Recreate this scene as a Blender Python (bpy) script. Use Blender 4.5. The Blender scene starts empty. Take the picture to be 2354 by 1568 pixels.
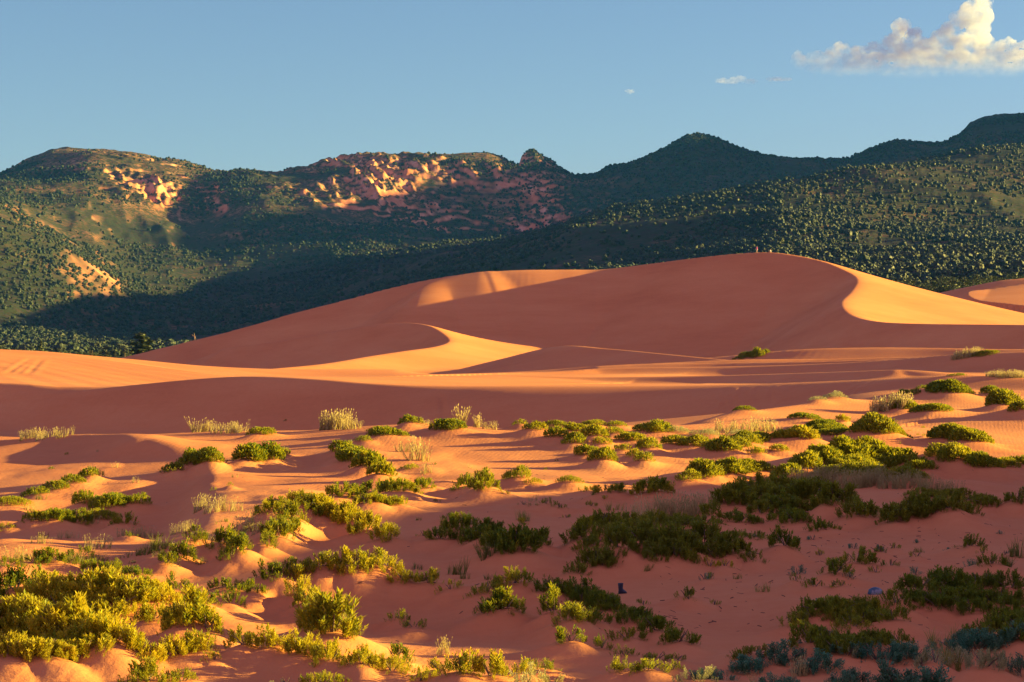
import bpy, bmesh, math, random
import numpy as np
from mathutils import Vector, Matrix

random.seed(7)
S = bpy.context.scene
COL = S.collection

# ------------------------------------------------------------------ camera, sky, sun, exposure
W, F, U0, V0 = 2354.0, 5310.0, 1177.0, 784.0     # calibration of the photograph (its 2354 px wide copy)
CAM_Z = 5.3
cd = bpy.data.cameras.new('camera')
cd.sensor_width = 36.0
cd.lens = 36.0 * F / W
cd.clip_start, cd.clip_end = 0.5, 90000.0
cam = bpy.data.objects.new('camera', cd)
COL.objects.link(cam)
cam.location = (0, 0, CAM_Z)
cam.rotation_euler = (math.pi / 2, 0, 0)
S.camera = cam

SUN_EL, SUN_AZ = math.radians(10.0), math.radians(80.0)      # azimuth from +Y towards +X
wd = bpy.data.worlds.new('World')
S.world = wd
wd.use_nodes = True
wn, wl = wd.node_tree.nodes, wd.node_tree.links
bg = wn['Background']
sky = wn.new('ShaderNodeTexSky')
sky.sky_type = 'NISHITA'
sky.sun_disc = False
sky.sun_elevation = SUN_EL
sky.sun_rotation = SUN_AZ
sky.altitude = 1800
sky.air_density = 1.0
sky.dust_density = 1.2
sky.ozone_density = 2.5
tint = wn.new('ShaderNodeMix'); tint.data_type = 'RGBA'; tint.blend_type = 'MULTIPLY'
tint.inputs[0].default_value = 1.0
tint.inputs[7].default_value = (0.335, 0.31, 0.315, 1)
wl.new(sky.outputs[0], tint.inputs[6])
# pink fill glow added to the sky opposite the view, warming the shaded sand
tc = wn.new('ShaderNodeTexCoord'); sp = wn.new('ShaderNodeSeparateXYZ'); wl.new(tc.outputs['Generated'], sp.inputs[0])
gl = wn.new('ShaderNodeMapRange'); gl.interpolation_type = 'SMOOTHSTEP'
gl.inputs[1].default_value = 0.95; gl.inputs[2].default_value = -0.6; gl.inputs[3].default_value = 0.0; gl.inputs[4].default_value = 1.0
wl.new(sp.outputs['Y'], gl.inputs[0])
glow = wn.new('ShaderNodeMix'); glow.data_type = 'RGBA'; glow.blend_type = 'ADD'
wl.new(gl.outputs[0], glow.inputs[0]); wl.new(tint.outputs[2], glow.inputs[6])
glow.inputs[7].default_value = (0.72, 0.25, 0.52, 1)
wl.new(glow.outputs[2], bg.inputs[0])
bg.inputs[1].default_value = 0.10
ld = bpy.data.lights.new('sun', 'SUN')
ld.energy = 5.0
ld.angle = math.radians(0.5)
ld.color = (1.0, 0.75, 0.17)
sun = bpy.data.objects.new('sun', ld)
COL.objects.link(sun)
sdir = Vector((math.sin(SUN_AZ) * math.cos(SUN_EL), math.cos(SUN_AZ) * math.cos(SUN_EL), math.sin(SUN_EL)))
sun.rotation_euler = sdir.to_track_quat('Z', 'Y').to_euler()
S.view_settings.view_transform = 'Standard'
S.view_settings.look = 'None'
S.view_settings.exposure = 2.35
S.view_settings.gamma = 1.0
S.cycles.max_bounces = 8
S.cycles.volume_bounces = 3
S.cycles.transparent_max_bounces = 16

# ------------------------------------------------------------------ helpers
def smooth(e0, e1, x):
    t = np.clip((x - e0) / (e1 - e0), 0, 1)
    return t * t * (3 - 2 * t)

def _hash(ix, iy, seed):
    h = (ix.astype(np.int64) * 374761393 + iy.astype(np.int64) * 668265263 + seed * 974711) & 0x7fffffff
    h = ((h ^ (h >> 13)) * 1274126177) & 0x7fffffff
    return ((h ^ (h >> 16)) & 0xffff) / 65535.0

def vnoise(x, y, seed=0):
    ix, iy = np.floor(x), np.floor(y)
    fx, fy = x - ix, y - iy
    fx = fx * fx * fx * (fx * (fx * 6 - 15) + 10)
    fy = fy * fy * fy * (fy * (fy * 6 - 15) + 10)
    a, b = _hash(ix, iy, seed), _hash(ix + 1, iy, seed)
    c, d = _hash(ix, iy + 1, seed), _hash(ix + 1, iy + 1, seed)
    return (a + (b - a) * fx) * (1 - fy) + (c + (d - c) * fx) * fy - 0.5

def fbm(x, y, seed=0, octv=4, gain=0.5):
    s, a = 0, 1.0
    for o in range(octv):
        s = s + a * vnoise(x, y, seed + o * 17)
        x, y, a = x * 2.03 + 11.3, y * 2.03 + 5.7, a * gain
    return s

def catmull(P, n=10):
    P = np.asarray(P, float)
    Q = np.vstack([2 * P[0] - P[1], P, 2 * P[-1] - P[-2]])
    out = []
    for i in range(1, len(Q) - 2):
        p0, p1, p2, p3 = Q[i - 1], Q[i], Q[i + 1], Q[i + 2]
        for t in np.linspace(0, 1, n, endpoint=False):
            out.append(0.5 * (2 * p1 + (p2 - p0) * t + (2 * p0 - 5 * p1 + 4 * p2 - p3) * t * t + (3 * p1 - p0 - 3 * p2 + p3) * t ** 3))
    out.append(Q[-2])
    return np.array(out)

def world(u, v, d):          # a sighted direction and a distance give a place
    return np.array([(u - U0) / F * d, d, CAM_Z - (v - V0) / F * d])

def smax(a, b, k):
    h = np.clip(k - np.abs(a - b), 0, None) / k
    return np.maximum(a, b) + h * h * k * 0.25

def sheet(name, V, nr, nc, mat, smooth_=True):
    me = bpy.data.meshes.new(name)
    idx = np.arange(nr * nc).reshape(nr, nc)
    f = np.stack([idx[:-1, :-1], idx[:-1, 1:], idx[1:, 1:], idx[1:, :-1]], -1).reshape(-1, 4)
    fill(me, V, f)
    if smooth_:
        me.polygons.foreach_set('use_smooth', np.ones(len(f), bool))
    o = bpy.data.objects.new(name, me)
    COL.objects.link(o)
    me.materials.append(mat)
    return o

def fill(me, V, f):
    V = np.ascontiguousarray(V, np.float32)
    f = np.ascontiguousarray(f, np.int32)
    k = f.shape[1]
    me.vertices.add(len(V)); me.vertices.foreach_set('co', V.ravel())
    me.loops.add(f.size); me.loops.foreach_set('vertex_index', f.ravel())
    me.polygons.add(len(f))
    me.polygons.foreach_set('loop_start', np.arange(0, f.size, k, dtype=np.int32))
    me.update(calc_edges=True)

def tag(o, label=None, cat=None, group=None, kind=None):
    if label: o['label'] = label
    if cat: o['category'] = cat
    if group: o['group'] = group
    if kind: o['kind'] = kind
    return o

# ------------------------------------------------------------------ materials
def mat_new(name):
    m = bpy.data.materials.new(name); m.use_nodes = True
    n, l = m.node_tree.nodes, m.node_tree.links
    return m, n, l, n['Principled BSDF']

def noise_node(n, l, scale, detail=4, rough=0.55, vec=None, dims='3D'):
    t = n.new('ShaderNodeTexNoise')
    t.inputs['Scale'].default_value = scale
    t.inputs['Detail'].default_value = detail
    t.inputs['Roughness'].default_value = rough
    if vec is not None: l.new(vec, t.inputs['Vector'])
    return t

def ramp(n, l, src, stops):
    r = n.new('ShaderNodeValToRGB')
    e = r.color_ramp.elements
    while len(e) < len(stops): e.new(0.5)
    for q, (p, c) in zip(e, stops):
        q.position = p
        q.color = (*c, 1) if len(c) == 3 else c
    l.new(src, r.inputs[0])
    return r

def sand_material():
    m, n, l, b = mat_new('coral_sand')
    g = n.new('ShaderNodeNewGeometry')
    mpb = n.new('ShaderNodeMapping'); mpb.inputs['Scale'].default_value = (0.35, 1.0, 3.0); l.new(g.outputs['Position'], mpb.inputs[0])
    big = noise_node(n, l, 0.05, 7, 0.68, mpb.outputs[0])
    fine = noise_node(n, l, 2.2, 6, 0.65, g.outputs['Position'])
    mx = n.new('ShaderNodeMath'); mx.operation = 'MULTIPLY_ADD'
    l.new(fine.outputs[0], mx.inputs[0]); mx.inputs[1].default_value = 0.35; 
    l.new(big.outputs[0], mx.inputs[2])
    r = ramp(n, l, mx.outputs[0], [(0.42, (0.49, 0.170, 0.068)), (0.62, (0.56, 0.208, 0.082)), (0.85, (0.61, 0.255, 0.105))])
    l.new(r.outputs[0], b.inputs['Base Color'])
    b.inputs['Roughness'].default_value = 0.95
    b.inputs['Specular IOR Level'].default_value = 0.1
    # wind ripples
    mp = n.new('ShaderNodeMapping'); mp.inputs['Rotation'].default_value = (0, 0, 0.5)
    mp.inputs['Scale'].default_value = (1.0, 0.35, 1.0)
    l.new(g.outputs['Position'], mp.inputs[0])
    wv = n.new('ShaderNodeTexWave'); wv.inputs['Scale'].default_value = 1.6; wv.inputs['Distortion'].default_value = 5.0
    wv.inputs['Detail'].default_value = 3; wv.inputs['Detail Scale'].default_value = 0.8
    l.new(mp.outputs[0], wv.inputs[0])
    gr = noise_node(n, l, 6.0, 5, 0.7, g.outputs['Position'])
    ad = n.new('ShaderNodeMath'); ad.operation = 'MULTIPLY_ADD'
    l.new(wv.outputs['Fac'], ad.inputs[0]); ad.inputs[1].default_value = 0.10
    l.new(gr.outputs[0], ad.inputs[2])
    bp = n.new('ShaderNodeBump'); bp.inputs['Strength'].default_value = 0.4; bp.inputs['Distance'].default_value = 0.05
    l.new(ad.outputs[0], bp.inputs['Height'])
    l.new(bp.outputs[0], b.inputs['Normal'])
    return m

SAND = sand_material()

# ------------------------------------------------------------------ dune terrain: a height field built from dune crests
u_in = np.arange(-500, 2861, 4.0)
u_l = -500 - np.cumsum(np.geomspace(4, 700, 60))[::-1]
u_r = 2860 + np.cumsum(np.geomspace(4, 700, 60))
UU = np.concatenate([u_l, u_in, u_r])
d_near = np.linspace(4, 28, 14)[:-1]
d_main = [28.0]
while d_main[-1] < 850:                       # rows packed where crests are steep
    d_ = d_main[-1]
    d_main.append(d_ + np.interp(d_, [28, 60, 120, 170, 205, 250, 285, 345, 380, 445, 480, 530, 550, 700, 720, 850], [0.15, 0.3, 0.6, 0.8, 0.4, 0.4, 0.55, 0.6, 1.2, 1.0, 0.5, 0.5, 1.0, 1.1, 3, 3]))
DD = np.concatenate([d_near, d_main])
Ug, Dn = np.meshgrid(UU, DD)
# the rows bend along the crest of the long slip face, so that it stays crisp
D7 = [(-900, 985, 275), (-300, 950, 268), (0, 918, 262), (100, 911, 260), (300, 886, 256), (500, 868, 252), (620, 866, 248), (750, 873, 244),
      (850, 881, 241), (950, 886, 238), (1080, 888, 235), (1200, 888, 232), (1500, 887, 226), (1700, 884, 220), (1900, 877, 212), (2050, 870, 206), (2200, 863, 200),
      (2354, 869, 195), (2700, 880, 185), (3400, 900, 170)]
c7 = catmull([world(*p) for p in D7], 8)
d7 = np.interp(UU, c7[:, 0] / c7[:, 1] * F + U0, c7[:, 1])
warp = lambda d: smooth(120, 205, d) * (1 - smooth(255, 400, d))
Dg = Dn + warp(Dn) * (d7 - 230)[None, :]
Xg = (Ug - U0) / F * Dg
Yg = Dg

def drop(dist, s, r):
    s1, s2, L = s
    e = np.sqrt(dist * dist + r * r) - r
    return s2 * e + (s1 - s2) * L * (1 - np.exp(-e / L))

def ridge(Z, pts, front, back, rf, rb, k, reach=120.0, raw=False, n=8, near=False):
    rfs = np.asarray(rf, float) if np.ndim(rf) else np.full(len(pts), float(rf))
    R = catmull([[*(p if raw else world(*p)), q] for p, q in zip(pts, rfs)], n)
    x0, x1 = R[:, 0].min() - reach, R[:, 0].max() + reach
    y0, y1 = R[:, 1].min() - reach, R[:, 1].max() + reach
    ii, jj = np.where((Xg > x0) & (Xg < x1) & (Yg > y0) & (Yg < y1))
    if not len(ii): return Z
    px, py = Xg[ii, jj], Yg[ii, jj]
    best = np.full(px.shape, 1e18); sn = np.zeros(px.shape); zn = np.zeros(px.shape); rn = np.ones(px.shape)
    steep_f, steep_b = not near or front[0] > 0.32, not near or back[0] > 0.32
    of = np.full(px.shape, -1e9); ob = np.full(px.shape, -1e9)
    for a, b in zip(R[:-1], R[1:]):
        dx, dy = b[0] - a[0], b[1] - a[1]
        L2 = dx * dx + dy * dy + 1e-9
        t = np.clip(((px - a[0]) * dx + (py - a[1]) * dy) / L2, 0, 1)
        qx, qy = px - (a[0] + t * dx), py - (a[1] + t * dy)
        d2 = qx * qx + qy * qy
        z = a[2] + (b[2] - a[2]) * t
        m = d2 < best
        best[m] = d2[m]; zn[m] = z[m]
        sn[m] = ((dx * qy - dy * qx) / (math.sqrt(L2) * np.sqrt(d2 + 1e-9)))[m]
        rr = a[3] + (b[3] - a[3]) * t
        rn[m] = rr[m]
        if steep_f: of = np.maximum(of, z - drop(np.sqrt(d2), front, rr))
        if steep_b: ob = np.maximum(ob, z - drop(np.sqrt(d2), back, rb))
    w = smooth(-0.45, 0.45, sn)          # 1 = left-hand (back), 0 = right-hand (front)
    dist = np.sqrt(best)
    if not steep_f: of = zn - drop(dist, front, rn)
    if not steep_b: ob = zn - drop(dist, back, rb)
    Z[ii, jj] = smax(Z[ii, jj], (1 - w) * of + w * ob, k)
    return Z

# base level: rise under the viewpoint, flat foreground, blow-out behind it on the left, level sand beyond
Z = (0.10 + 0.34 * smooth(150, 110, Dg) * smooth(60, 80, Dg) + 0.2 * smooth(80, 60, Dg)) * fbm(Xg / 7, Yg / 12, 3, 3)
Z += np.interp(DD, [4, 6, 10, 20, 30, 36, 45], [3.7, 3.5, 2.6, 0.9, 0.15, 0, 0])[:, None]
tr = smooth(115, 150, Dg) * (1 - 0.93 * smooth(1250, 2050, Ug))
Z = Z - 4.6 * tr
Z += 1.6 * smooth(110, 190, Dg) * smooth(1500, 2200, Ug)
SL = (0.62, 0.60, 20)
# D7 terrace: the long shaded slip face across the middle
Z = ridge(Z, D7, (0.56, 0.50, 10), (0.02, 0.004, 30), [0.8] * 8 + [1.2, 2.5, 5, 7, 8, 8, 8, 8, 8, 8, 8, 8], 4, 0.8, 900, n=6, near=True)
# D6 left: broad lit dune
Z0 = Z.copy()
Z = ridge(Z, [(-900, 770, 320), (-300, 790, 330), (0, 803, 338), (100, 808, 342), (200, 817, 346), (300, 826, 350), (450, 840, 358), (620, 848, 366),
              (800, 849, 372), (950, 850, 376)], (0.075, 0.05, 30), (0.35, 0.2, 20), 3, 3, 1.2, 200, near=True)
Z = Z0 + (Z - Z0) * smooth(228.5, 233, Dn) * smooth(1120, 900, Ug)
# D6 right
Z = ridge(Z, [(900, 884, 300), (1060, 873, 312), (1200, 862, 322), (1330, 853, 328), (1420, 846, 330), (1700, 842, 325), (1900, 836, 318), (2050, 828, 310),
              (2200, 815, 300), (2280, 811, 296), (2354, 808, 294), (2700, 800, 285)], (0.45, 0.2, 5), (0.12, 0.02, 20), 1.6, 3, 0.8, 120)
# D5, D4
Z = ridge(Z, [(1500, 836, 400), (1700, 827, 398), (1900, 825, 396), (2100, 821, 390), (2250, 819, 380), (2600, 815, 370)], (0.45, 0.2, 4), (0.12, 0.03, 20), 1.5, 3, 0.6, 100)
Z = ridge(Z, [(1640, 822, 450), (1720, 815, 448), (1850, 803, 445), (2000, 799, 442), (2150, 800, 438), (2354, 803, 430), (2700, 800, 420)], (0.45, 0.2, 4), (0.15, 0.03, 20), 2.0, 3, 0.6, 100)
Z = ridge(Z, [(1380, 842, 372), (1500, 836, 372), (1650, 834, 370), (1850, 831, 364), (2050, 826, 358), (2200, 823, 352)], (0.5, 0.2, 4), (0.10, 0.03, 20), 0.8, 3, 0.5, 60)
Z = ridge(Z, [(1120, 868, 288), (1300, 868, 286), (1500, 866, 283), (1700, 862, 278), (1900, 856, 270), (2060, 850, 262)], (0.4, 0.2, 4), (0.10, 0.03, 20), 0.8, 3, 0.5, 60)
# D3 pyramid
Z = ridge(Z, [(1000, 862, 506), (1040, 853, 500), (1150, 826, 488), (1285, 796, 472), (1400, 802, 463), (1520, 813, 450), (1680, 828, 434), (1850, 840, 415)], (0.42, 0.25, 10), (0.30, 0.06, 20), 0.5, 1.0, 0.5, 110)
# D2 horned dune with a hollow
Z = ridge(Z, [(520, 800, 612), (640, 784, 604), (760, 763, 596), (850, 747, 589), (930, 742, 582), (985, 749, 573), (1020, 768, 560), (1032, 785, 546), (1000, 797, 530),
              (930, 807, 516), (850, 819, 502), (740, 837, 484), (600, 850, 465)], SL, (0.30, 0.02, 25), 0.4, 1.5, 1.0, 150, near=True)
# D1 the great dune
Z = ridge(Z, [(100, 868, 705), (280, 824, 702), (400, 795, 700), (500, 771, 699), (600, 745, 698), (700, 716, 697), (800, 690, 696), (900, 663, 691), (1000, 641, 686), (1100, 627, 685),
              (1200, 621, 686), (1300, 620, 687), (1390, 619, 686), (1500, 606, 681), (1600, 593, 672), (1700, 583, 667), (1780, 581, 662),
              (1870, 597, 652), (1930, 619, 638), (1968, 641, 622), (1960, 668, 598), (1936, 695, 570), (1950, 720, 546), (2000, 737, 526),
              (2100, 744, 508), (2354, 747, 482), (2700, 752, 450)], SL, (0.34, 0.20, 40), [0.7] * 8 + [1.5, 3.5, 6, 6, 4, 1.5] + [0.7] * 14, 2.5, 1.2, 260, near=True)
Z = ridge(Z, [(1120, 625, 685), (1040, 637, 683), (990, 652, 678), (966, 672, 673)], (0.62, 0.6, 9), (0.20, 0.6, 8), 0.6, 2.0, 0.8, 40)
# D1b right dune behind
Z = ridge(Z, [(2000, 745, 772), (2090, 708, 768), (2130, 688, 765), (2200, 668, 760), (2280, 651, 756), (2354, 640, 750), (2600, 628, 740), (3000, 640, 720)], (0.24, 0.2, 20), (0.3, 0.1, 30), 3, 5, 2.0, 200)
Z = ridge(Z, [(2420, 645, 742), (2300, 662, 730), (2225, 672, 716), (2240, 700, 690), (2330, 730, 670), (2450, 745, 650)], (0.5, 0.5, 20), (0.12, 0.12, 30), 0.8, 3, 0.8, 80)
# foreground rises
dc = np.interp(Ug, [-900, 0, 290, 600], [132, 119, 107.5, 104])
Z -= 1.6 * smooth(0.5, -3.0, Dg - dc) * smooth(58, 80, Dg) * smooth(500, 320, Ug)
G = (0.13, 0.08, 10)
Z = ridge(Z, [(-900, 1030, 132), (-300, 1018, 125), (0, 1011, 119.5), (150, 1003, 114), (290, 998, 108), (330, 1006, 105)], (0.6, 0.45, 3), (0.2, 0.1, 5), 1.0, 1.5, 0.5, 60)
Z = ridge(Z, [(200, 1005, 114), (450, 994, 116), (560, 990, 116), (700, 990, 116), (830, 984, 116), (900, 978, 116), (1000, 976, 114), (1100, 984, 113), (1250, 983, 113), (1400, 978, 114),
              (1600, 976, 116), (1750, 960, 122)], (0.10, 0.06, 8), (0.3, 0.2, 5), 2, 2, 0.5, 60)
Z = ridge(Z, [(-300, 1235, 78), (-100, 1205, 82), (150, 1150, 88), (300, 1104, 93), (520, 1068, 97), (660, 1047, 99), (760, 1037, 100), (830, 1034, 100), (930, 1062, 97), (1000, 1092, 94)],
          (0.16, 0.10, 6), (0.3, 0.2, 5), 1.2, 1.2, 0.5, 40)
Z = ridge(Z, [(870, 1018, 108), (940, 995, 109), (1000, 986, 110), (1100, 990, 109), (1250, 1003, 107), (1350, 1035, 104), (1450, 1070, 100)], (0.18, 0.12, 6), (0.2, 0.1, 5), 1.2, 1.2, 0.5, 40)
Z = ridge(Z, [(970, 1142, 80), (1080, 1112, 85), (1200, 1108, 86), (1350, 1122, 84), (1480, 1142, 80)], (0.2, 0.1, 3), (0.2, 0.1, 3), 0.8, 0.8, 0.4, 30)
M = (0.42, 0.30, 2)
Z = ridge(Z, [(580, 1275, 57), (640, 1222, 60), (710, 1186, 62), (790, 1206, 62), (870, 1238, 60), (940, 1262, 58)], M, (0.3, 0.2, 3), 0.5, 0.5, 0.3, 20)
Z = ridge(Z, [(350, 1315, 53), (400, 1270, 55), (450, 1250, 56), (505, 1254, 56), (570, 1300, 54)], M, (0.3, 0.2, 3), 0.4, 0.5, 0.3, 20)
Z = ridge(Z, [(430, 1430, 45), (500, 1398, 46), (600, 1352, 46.5), (700, 1326, 47), (800, 1326, 47), (900, 1338, 47), (1000, 1356, 46.5), (1080, 1366, 46), (1150, 1348, 46), (1210, 1338, 46),
              (1280, 1350, 45.5), (1400, 1395, 44), (1500, 1434, 43), (1600, 1475, 42)], (0.22, 0.16, 3), (0.4, 0.3, 3), 0.7, 0.6, 0.3, 20)
Z = ridge(Z, [(-500, 1390, 44), (-200, 1372, 44), (0, 1368, 44), (150, 1358, 44.5), (350, 1388, 43.5), (480, 1440, 42)], (0.25, 0.2, 3), (0.4, 0.3, 3), 0.8, 0.6, 0.3, 20)
Z = ridge(Z, [(1310, 1318, 53), (1430, 1258, 56.5), (1550, 1240, 57.5), (1680, 1252, 57), (1760, 1290, 54.5)], (0.35, 0.25, 2), M, 0.5, 0.5, 0.3, 20)
Z = ridge(Z, [(1610, 1198, 69), (1700, 1142, 73), (1820, 1130, 74), (1930, 1158, 72), (2015, 1198, 69)], M, M, 0.6, 0.6, 0.3, 25)
Z = ridge(Z, [(1550, 1118, 85), (1650, 1078, 89), (1780, 1090, 89), (1850, 1060, 91), (1970, 1030, 94), (2080, 1052, 93), (2200, 1085, 90), (2354, 1105, 89), (2600, 1120, 88)], (0.38, 0.25, 4), (0.25, 0.2, 4), 1.0, 1.0, 0.4, 40)
Z = ridge(Z, [(2020, 1195, 69), (2120, 1165, 71), (2260, 1165, 71), (2400, 1180, 70)], M, M, 0.5, 0.5, 0.3, 20)
Z = ridge(Z, [(2020, 1405, 46), (2120, 1355, 48), (2240, 1342, 49), (2354, 1352, 49), (2600, 1370, 48)], (0.35, 0.2, 2), M, 0.5, 0.5, 0.3, 20)
Z = ridge(Z, [(1800, 1490, 41), (1880, 1420, 43), (1960, 1408, 43.5), (2050, 1436, 43), (2130, 1480, 42)], M, M, 0.5, 0.5, 0.3, 20)
Z = ridge(Z, [(1640, 968, 135), (1700, 950, 140), (1850, 930, 150), (1950, 918, 155), (2080, 925, 155)], (0.12, 0.08, 5), (0.3, 0.2, 5), 1, 1, 0.4, 40)
Z = ridge(Z, [(2040, 915, 165), (2120, 897, 170), (2200, 893, 172), (2270, 905, 170)], (0.15, 0.1, 5), (0.2, 0.1, 5), 1, 1, 0.4, 40)
Z = ridge(Z, [(2080, 990, 130), (2200, 955, 135), (2354, 950, 135), (2600, 955, 135)], (0.12, 0.1, 5), (0.1, 0.05, 5), 1.5, 1.5, 0.4, 50)
# unseen high dune on the right, shaped to throw shadow over the near sand
Z = ridge(Z, [(24, 24, 3.6), (31, 34, 4.75), (35, 44, 6.3), (38, 54, 7.9), (41, 68, 8.4), (42, 84, 7.6), (41, 95, 4.4), (40, 110, 1.8)], (0.5, 0.3, 10), (0.5, 0.3, 10), 1.5, 1.5, 0.5, 60, raw=True)
Z += 0.05 * fbm(Xg / 2.2, Yg / 3.0, 41, 3) * smooth(150, 90, Dg)
Z += 0.30 * np.clip(fbm(Xg / 3.2, Yg / 5.5, 47, 3) - 0.05, 0, 1) * smooth(120, 80, Dg)
Z += 0.012 * fbm(Xg / 0.5, Yg / 0.7, 51, 2) * smooth(110, 60, Dg)
def groove(a, b, dep, w):                     # trails worn down a slip face
    global Z
    a, b = world(*a), world(*b)
    m = (np.abs(Dg - (a[1] + b[1]) / 2) < abs(a[1] - b[1]) / 2 + 3) & (Xg > min(a[0], b[0]) - 2) & (Xg < max(a[0], b[0]) + 2)
    px, py = Xg[m], Yg[m]
    dx, dy = b[0] - a[0], b[1] - a[1]
    t = ((px - a[0]) * dx + (py - a[1]) * dy) / (dx * dx + dy * dy)
    q = np.hypot(px - a[0] - np.clip(t, 0, 1) * dx, py - a[1] - np.clip(t, 0, 1) * dy)
    Z[m] += dep * (-np.exp(-(q / w) ** 2) + 0.5 * np.exp(-((q - 1.7 * w) / w) ** 2)) * smooth(-0.1, 0.15, t) * smooth(1.1, 0.8, t)
for (ua, va, ub, vb) in [(1706, 904, 1632, 972), (1716, 906, 1652, 972), (1668, 915, 1664, 968), (1676, 918, 1688, 962), (1738, 910, 1744, 950), (1752, 908, 1757, 946), (1770, 906, 1772, 945),
                         (2000, 880, 1930, 925), (1980, 884, 1915, 915), (1010, 896, 1025, 915), (1020, 897, 1012, 914)]:
    dm = np.interp(ua, UU, d7)
    groove((ua, va, dm - 4.5), (ub, vb, dm - 12), 0.07, 0.30)
for (ua, va, ub, vb) in [(70, 846, 18, 890), (82, 850, 40, 892), (95, 846, 62, 880)]:
    groove((ua, va, 318), (ub, vb, 282), 0.05, 0.45)
Z -= 14 * smooth(800, 850, Dg)
NR, NC = Z.shape
dunes = sheet('dunes', np.stack([Xg, Yg, Z], -1).reshape(-1, 3), NR, NC, SAND)
tag(dunes, kind='structure')
Vg = V0 + (CAM_Z - Z) / Dg * F            # where each ground point is sighted

def gz(x, y):
    u = np.asarray(x) / np.asarray(y) * F + U0
    yn = np.array(y, float)
    off = np.interp(u, UU, d7 - 230)
    for _ in range(6): yn = y - warp(yn) * off
    y = yn
    i = np.clip(np.searchsorted(DD, y) - 1, 0, NR - 2)
    j = np.clip(np.searchsorted(UU, u) - 1, 0, NC - 2)
    fy = np.clip((y - DD[i]) / (DD[i + 1] - DD[i]), 0, 1)
    fx = np.clip((u - UU[j]) / (UU[j + 1] - UU[j]), 0, 1)
    return (Z[i, j] * (1 - fx) + Z[i, j + 1] * fx) * (1 - fy) + (Z[i + 1, j] * (1 - fx) + Z[i + 1, j + 1] * fx) * fy

def ground(u, v, lo=0.72, hi=1.45):
    """distance at which the sand is met when sighting (u, v)"""
    de = CAM_Z * F / max(v - V0, 20)
    j = int(np.clip(np.searchsorted(UU, u), 0, NC - 1))
    i0, i1 = np.searchsorted(Dg[:, j], [de * lo, de * hi])
    col = Vg[i0:i1, j]
    h = np.where(col <= v)[0]
    i = i0 + (h[0] if len(h) else int(np.argmin(col)))
    return Dg[i, j]

# ------------------------------------------------------------------ far ground and mountains
def mountain_material():
    m, n, l, b = mat_new('red_rock_slope')
    g = n.new('ShaderNodeNewGeometry')
    sep = n.new('ShaderNodeSeparateXYZ'); l.new(g.outputs['Normal'], sep.inputs[0])
    a = noise_node(n, l, 0.006, 8, 0.65, g.outputs['Position'])
    c = noise_node(n, l, 0.03, 6, 0.7, g.outputs['Position'])
    rock = ramp(n, l, c.outputs[0], [(0.3, (0.36, 0.12, 0.06)), (0.5, (0.50, 0.20, 0.11)), (0.7, (0.58, 0.34, 0.24))])
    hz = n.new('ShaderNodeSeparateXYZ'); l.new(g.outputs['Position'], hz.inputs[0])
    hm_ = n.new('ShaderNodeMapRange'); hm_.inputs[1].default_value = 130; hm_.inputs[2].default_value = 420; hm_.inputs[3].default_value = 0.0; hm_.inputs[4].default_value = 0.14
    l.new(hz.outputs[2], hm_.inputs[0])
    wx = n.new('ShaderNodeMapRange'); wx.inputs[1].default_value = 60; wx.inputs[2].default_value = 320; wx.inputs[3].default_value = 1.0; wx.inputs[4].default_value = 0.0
    l.new(hz.outputs[0], wx.inputs[0])                      # red rock colour fades out rightwards, painting in the shade of the right peaks
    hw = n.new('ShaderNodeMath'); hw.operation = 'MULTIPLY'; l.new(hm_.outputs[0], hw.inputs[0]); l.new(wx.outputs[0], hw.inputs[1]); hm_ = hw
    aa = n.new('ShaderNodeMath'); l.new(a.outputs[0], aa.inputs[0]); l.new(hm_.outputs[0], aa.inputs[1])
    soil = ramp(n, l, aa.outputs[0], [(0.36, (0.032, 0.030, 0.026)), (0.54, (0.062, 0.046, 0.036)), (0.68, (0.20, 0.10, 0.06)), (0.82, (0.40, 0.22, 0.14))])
    sc = noise_node(n, l, 0.13, 5, 0.7, g.outputs['Position'])
    sr = ramp(n, l, sc.outputs[0], [(0.44, (0, 0, 0)), (0.52, (0.92, 0.92, 0.92))])
    scr = n.new('ShaderNodeMix'); scr.data_type = 'RGBA'; l.new(sr.outputs[0], scr.inputs[0]); l.new(soil.outputs[0], scr.inputs[6]); scr.inputs[7].default_value = (0.028, 0.040, 0.022, 1)
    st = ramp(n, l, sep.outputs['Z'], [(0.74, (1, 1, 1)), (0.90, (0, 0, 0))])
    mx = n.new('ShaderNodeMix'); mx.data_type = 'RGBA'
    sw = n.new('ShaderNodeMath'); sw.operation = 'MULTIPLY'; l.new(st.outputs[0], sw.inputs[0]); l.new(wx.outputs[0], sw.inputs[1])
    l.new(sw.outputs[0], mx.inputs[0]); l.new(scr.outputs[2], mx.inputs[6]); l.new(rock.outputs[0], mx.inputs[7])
    l.new(mx.outputs[2], b.inputs['Base Color'])
    b.inputs['Roughness'].default_value = 0.95
    b.inputs['Specular IOR Level'].default_value = 0.05
    bp = n.new('ShaderNodeBump'); bp.inputs['Strength'].default_value = 0.5; bp.inputs['Distance'].default_value = 6
    l.new(c.outputs[0], bp.inputs['Height']); l.new(bp.outputs[0], b.inputs['Normal'])
    return m

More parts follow.
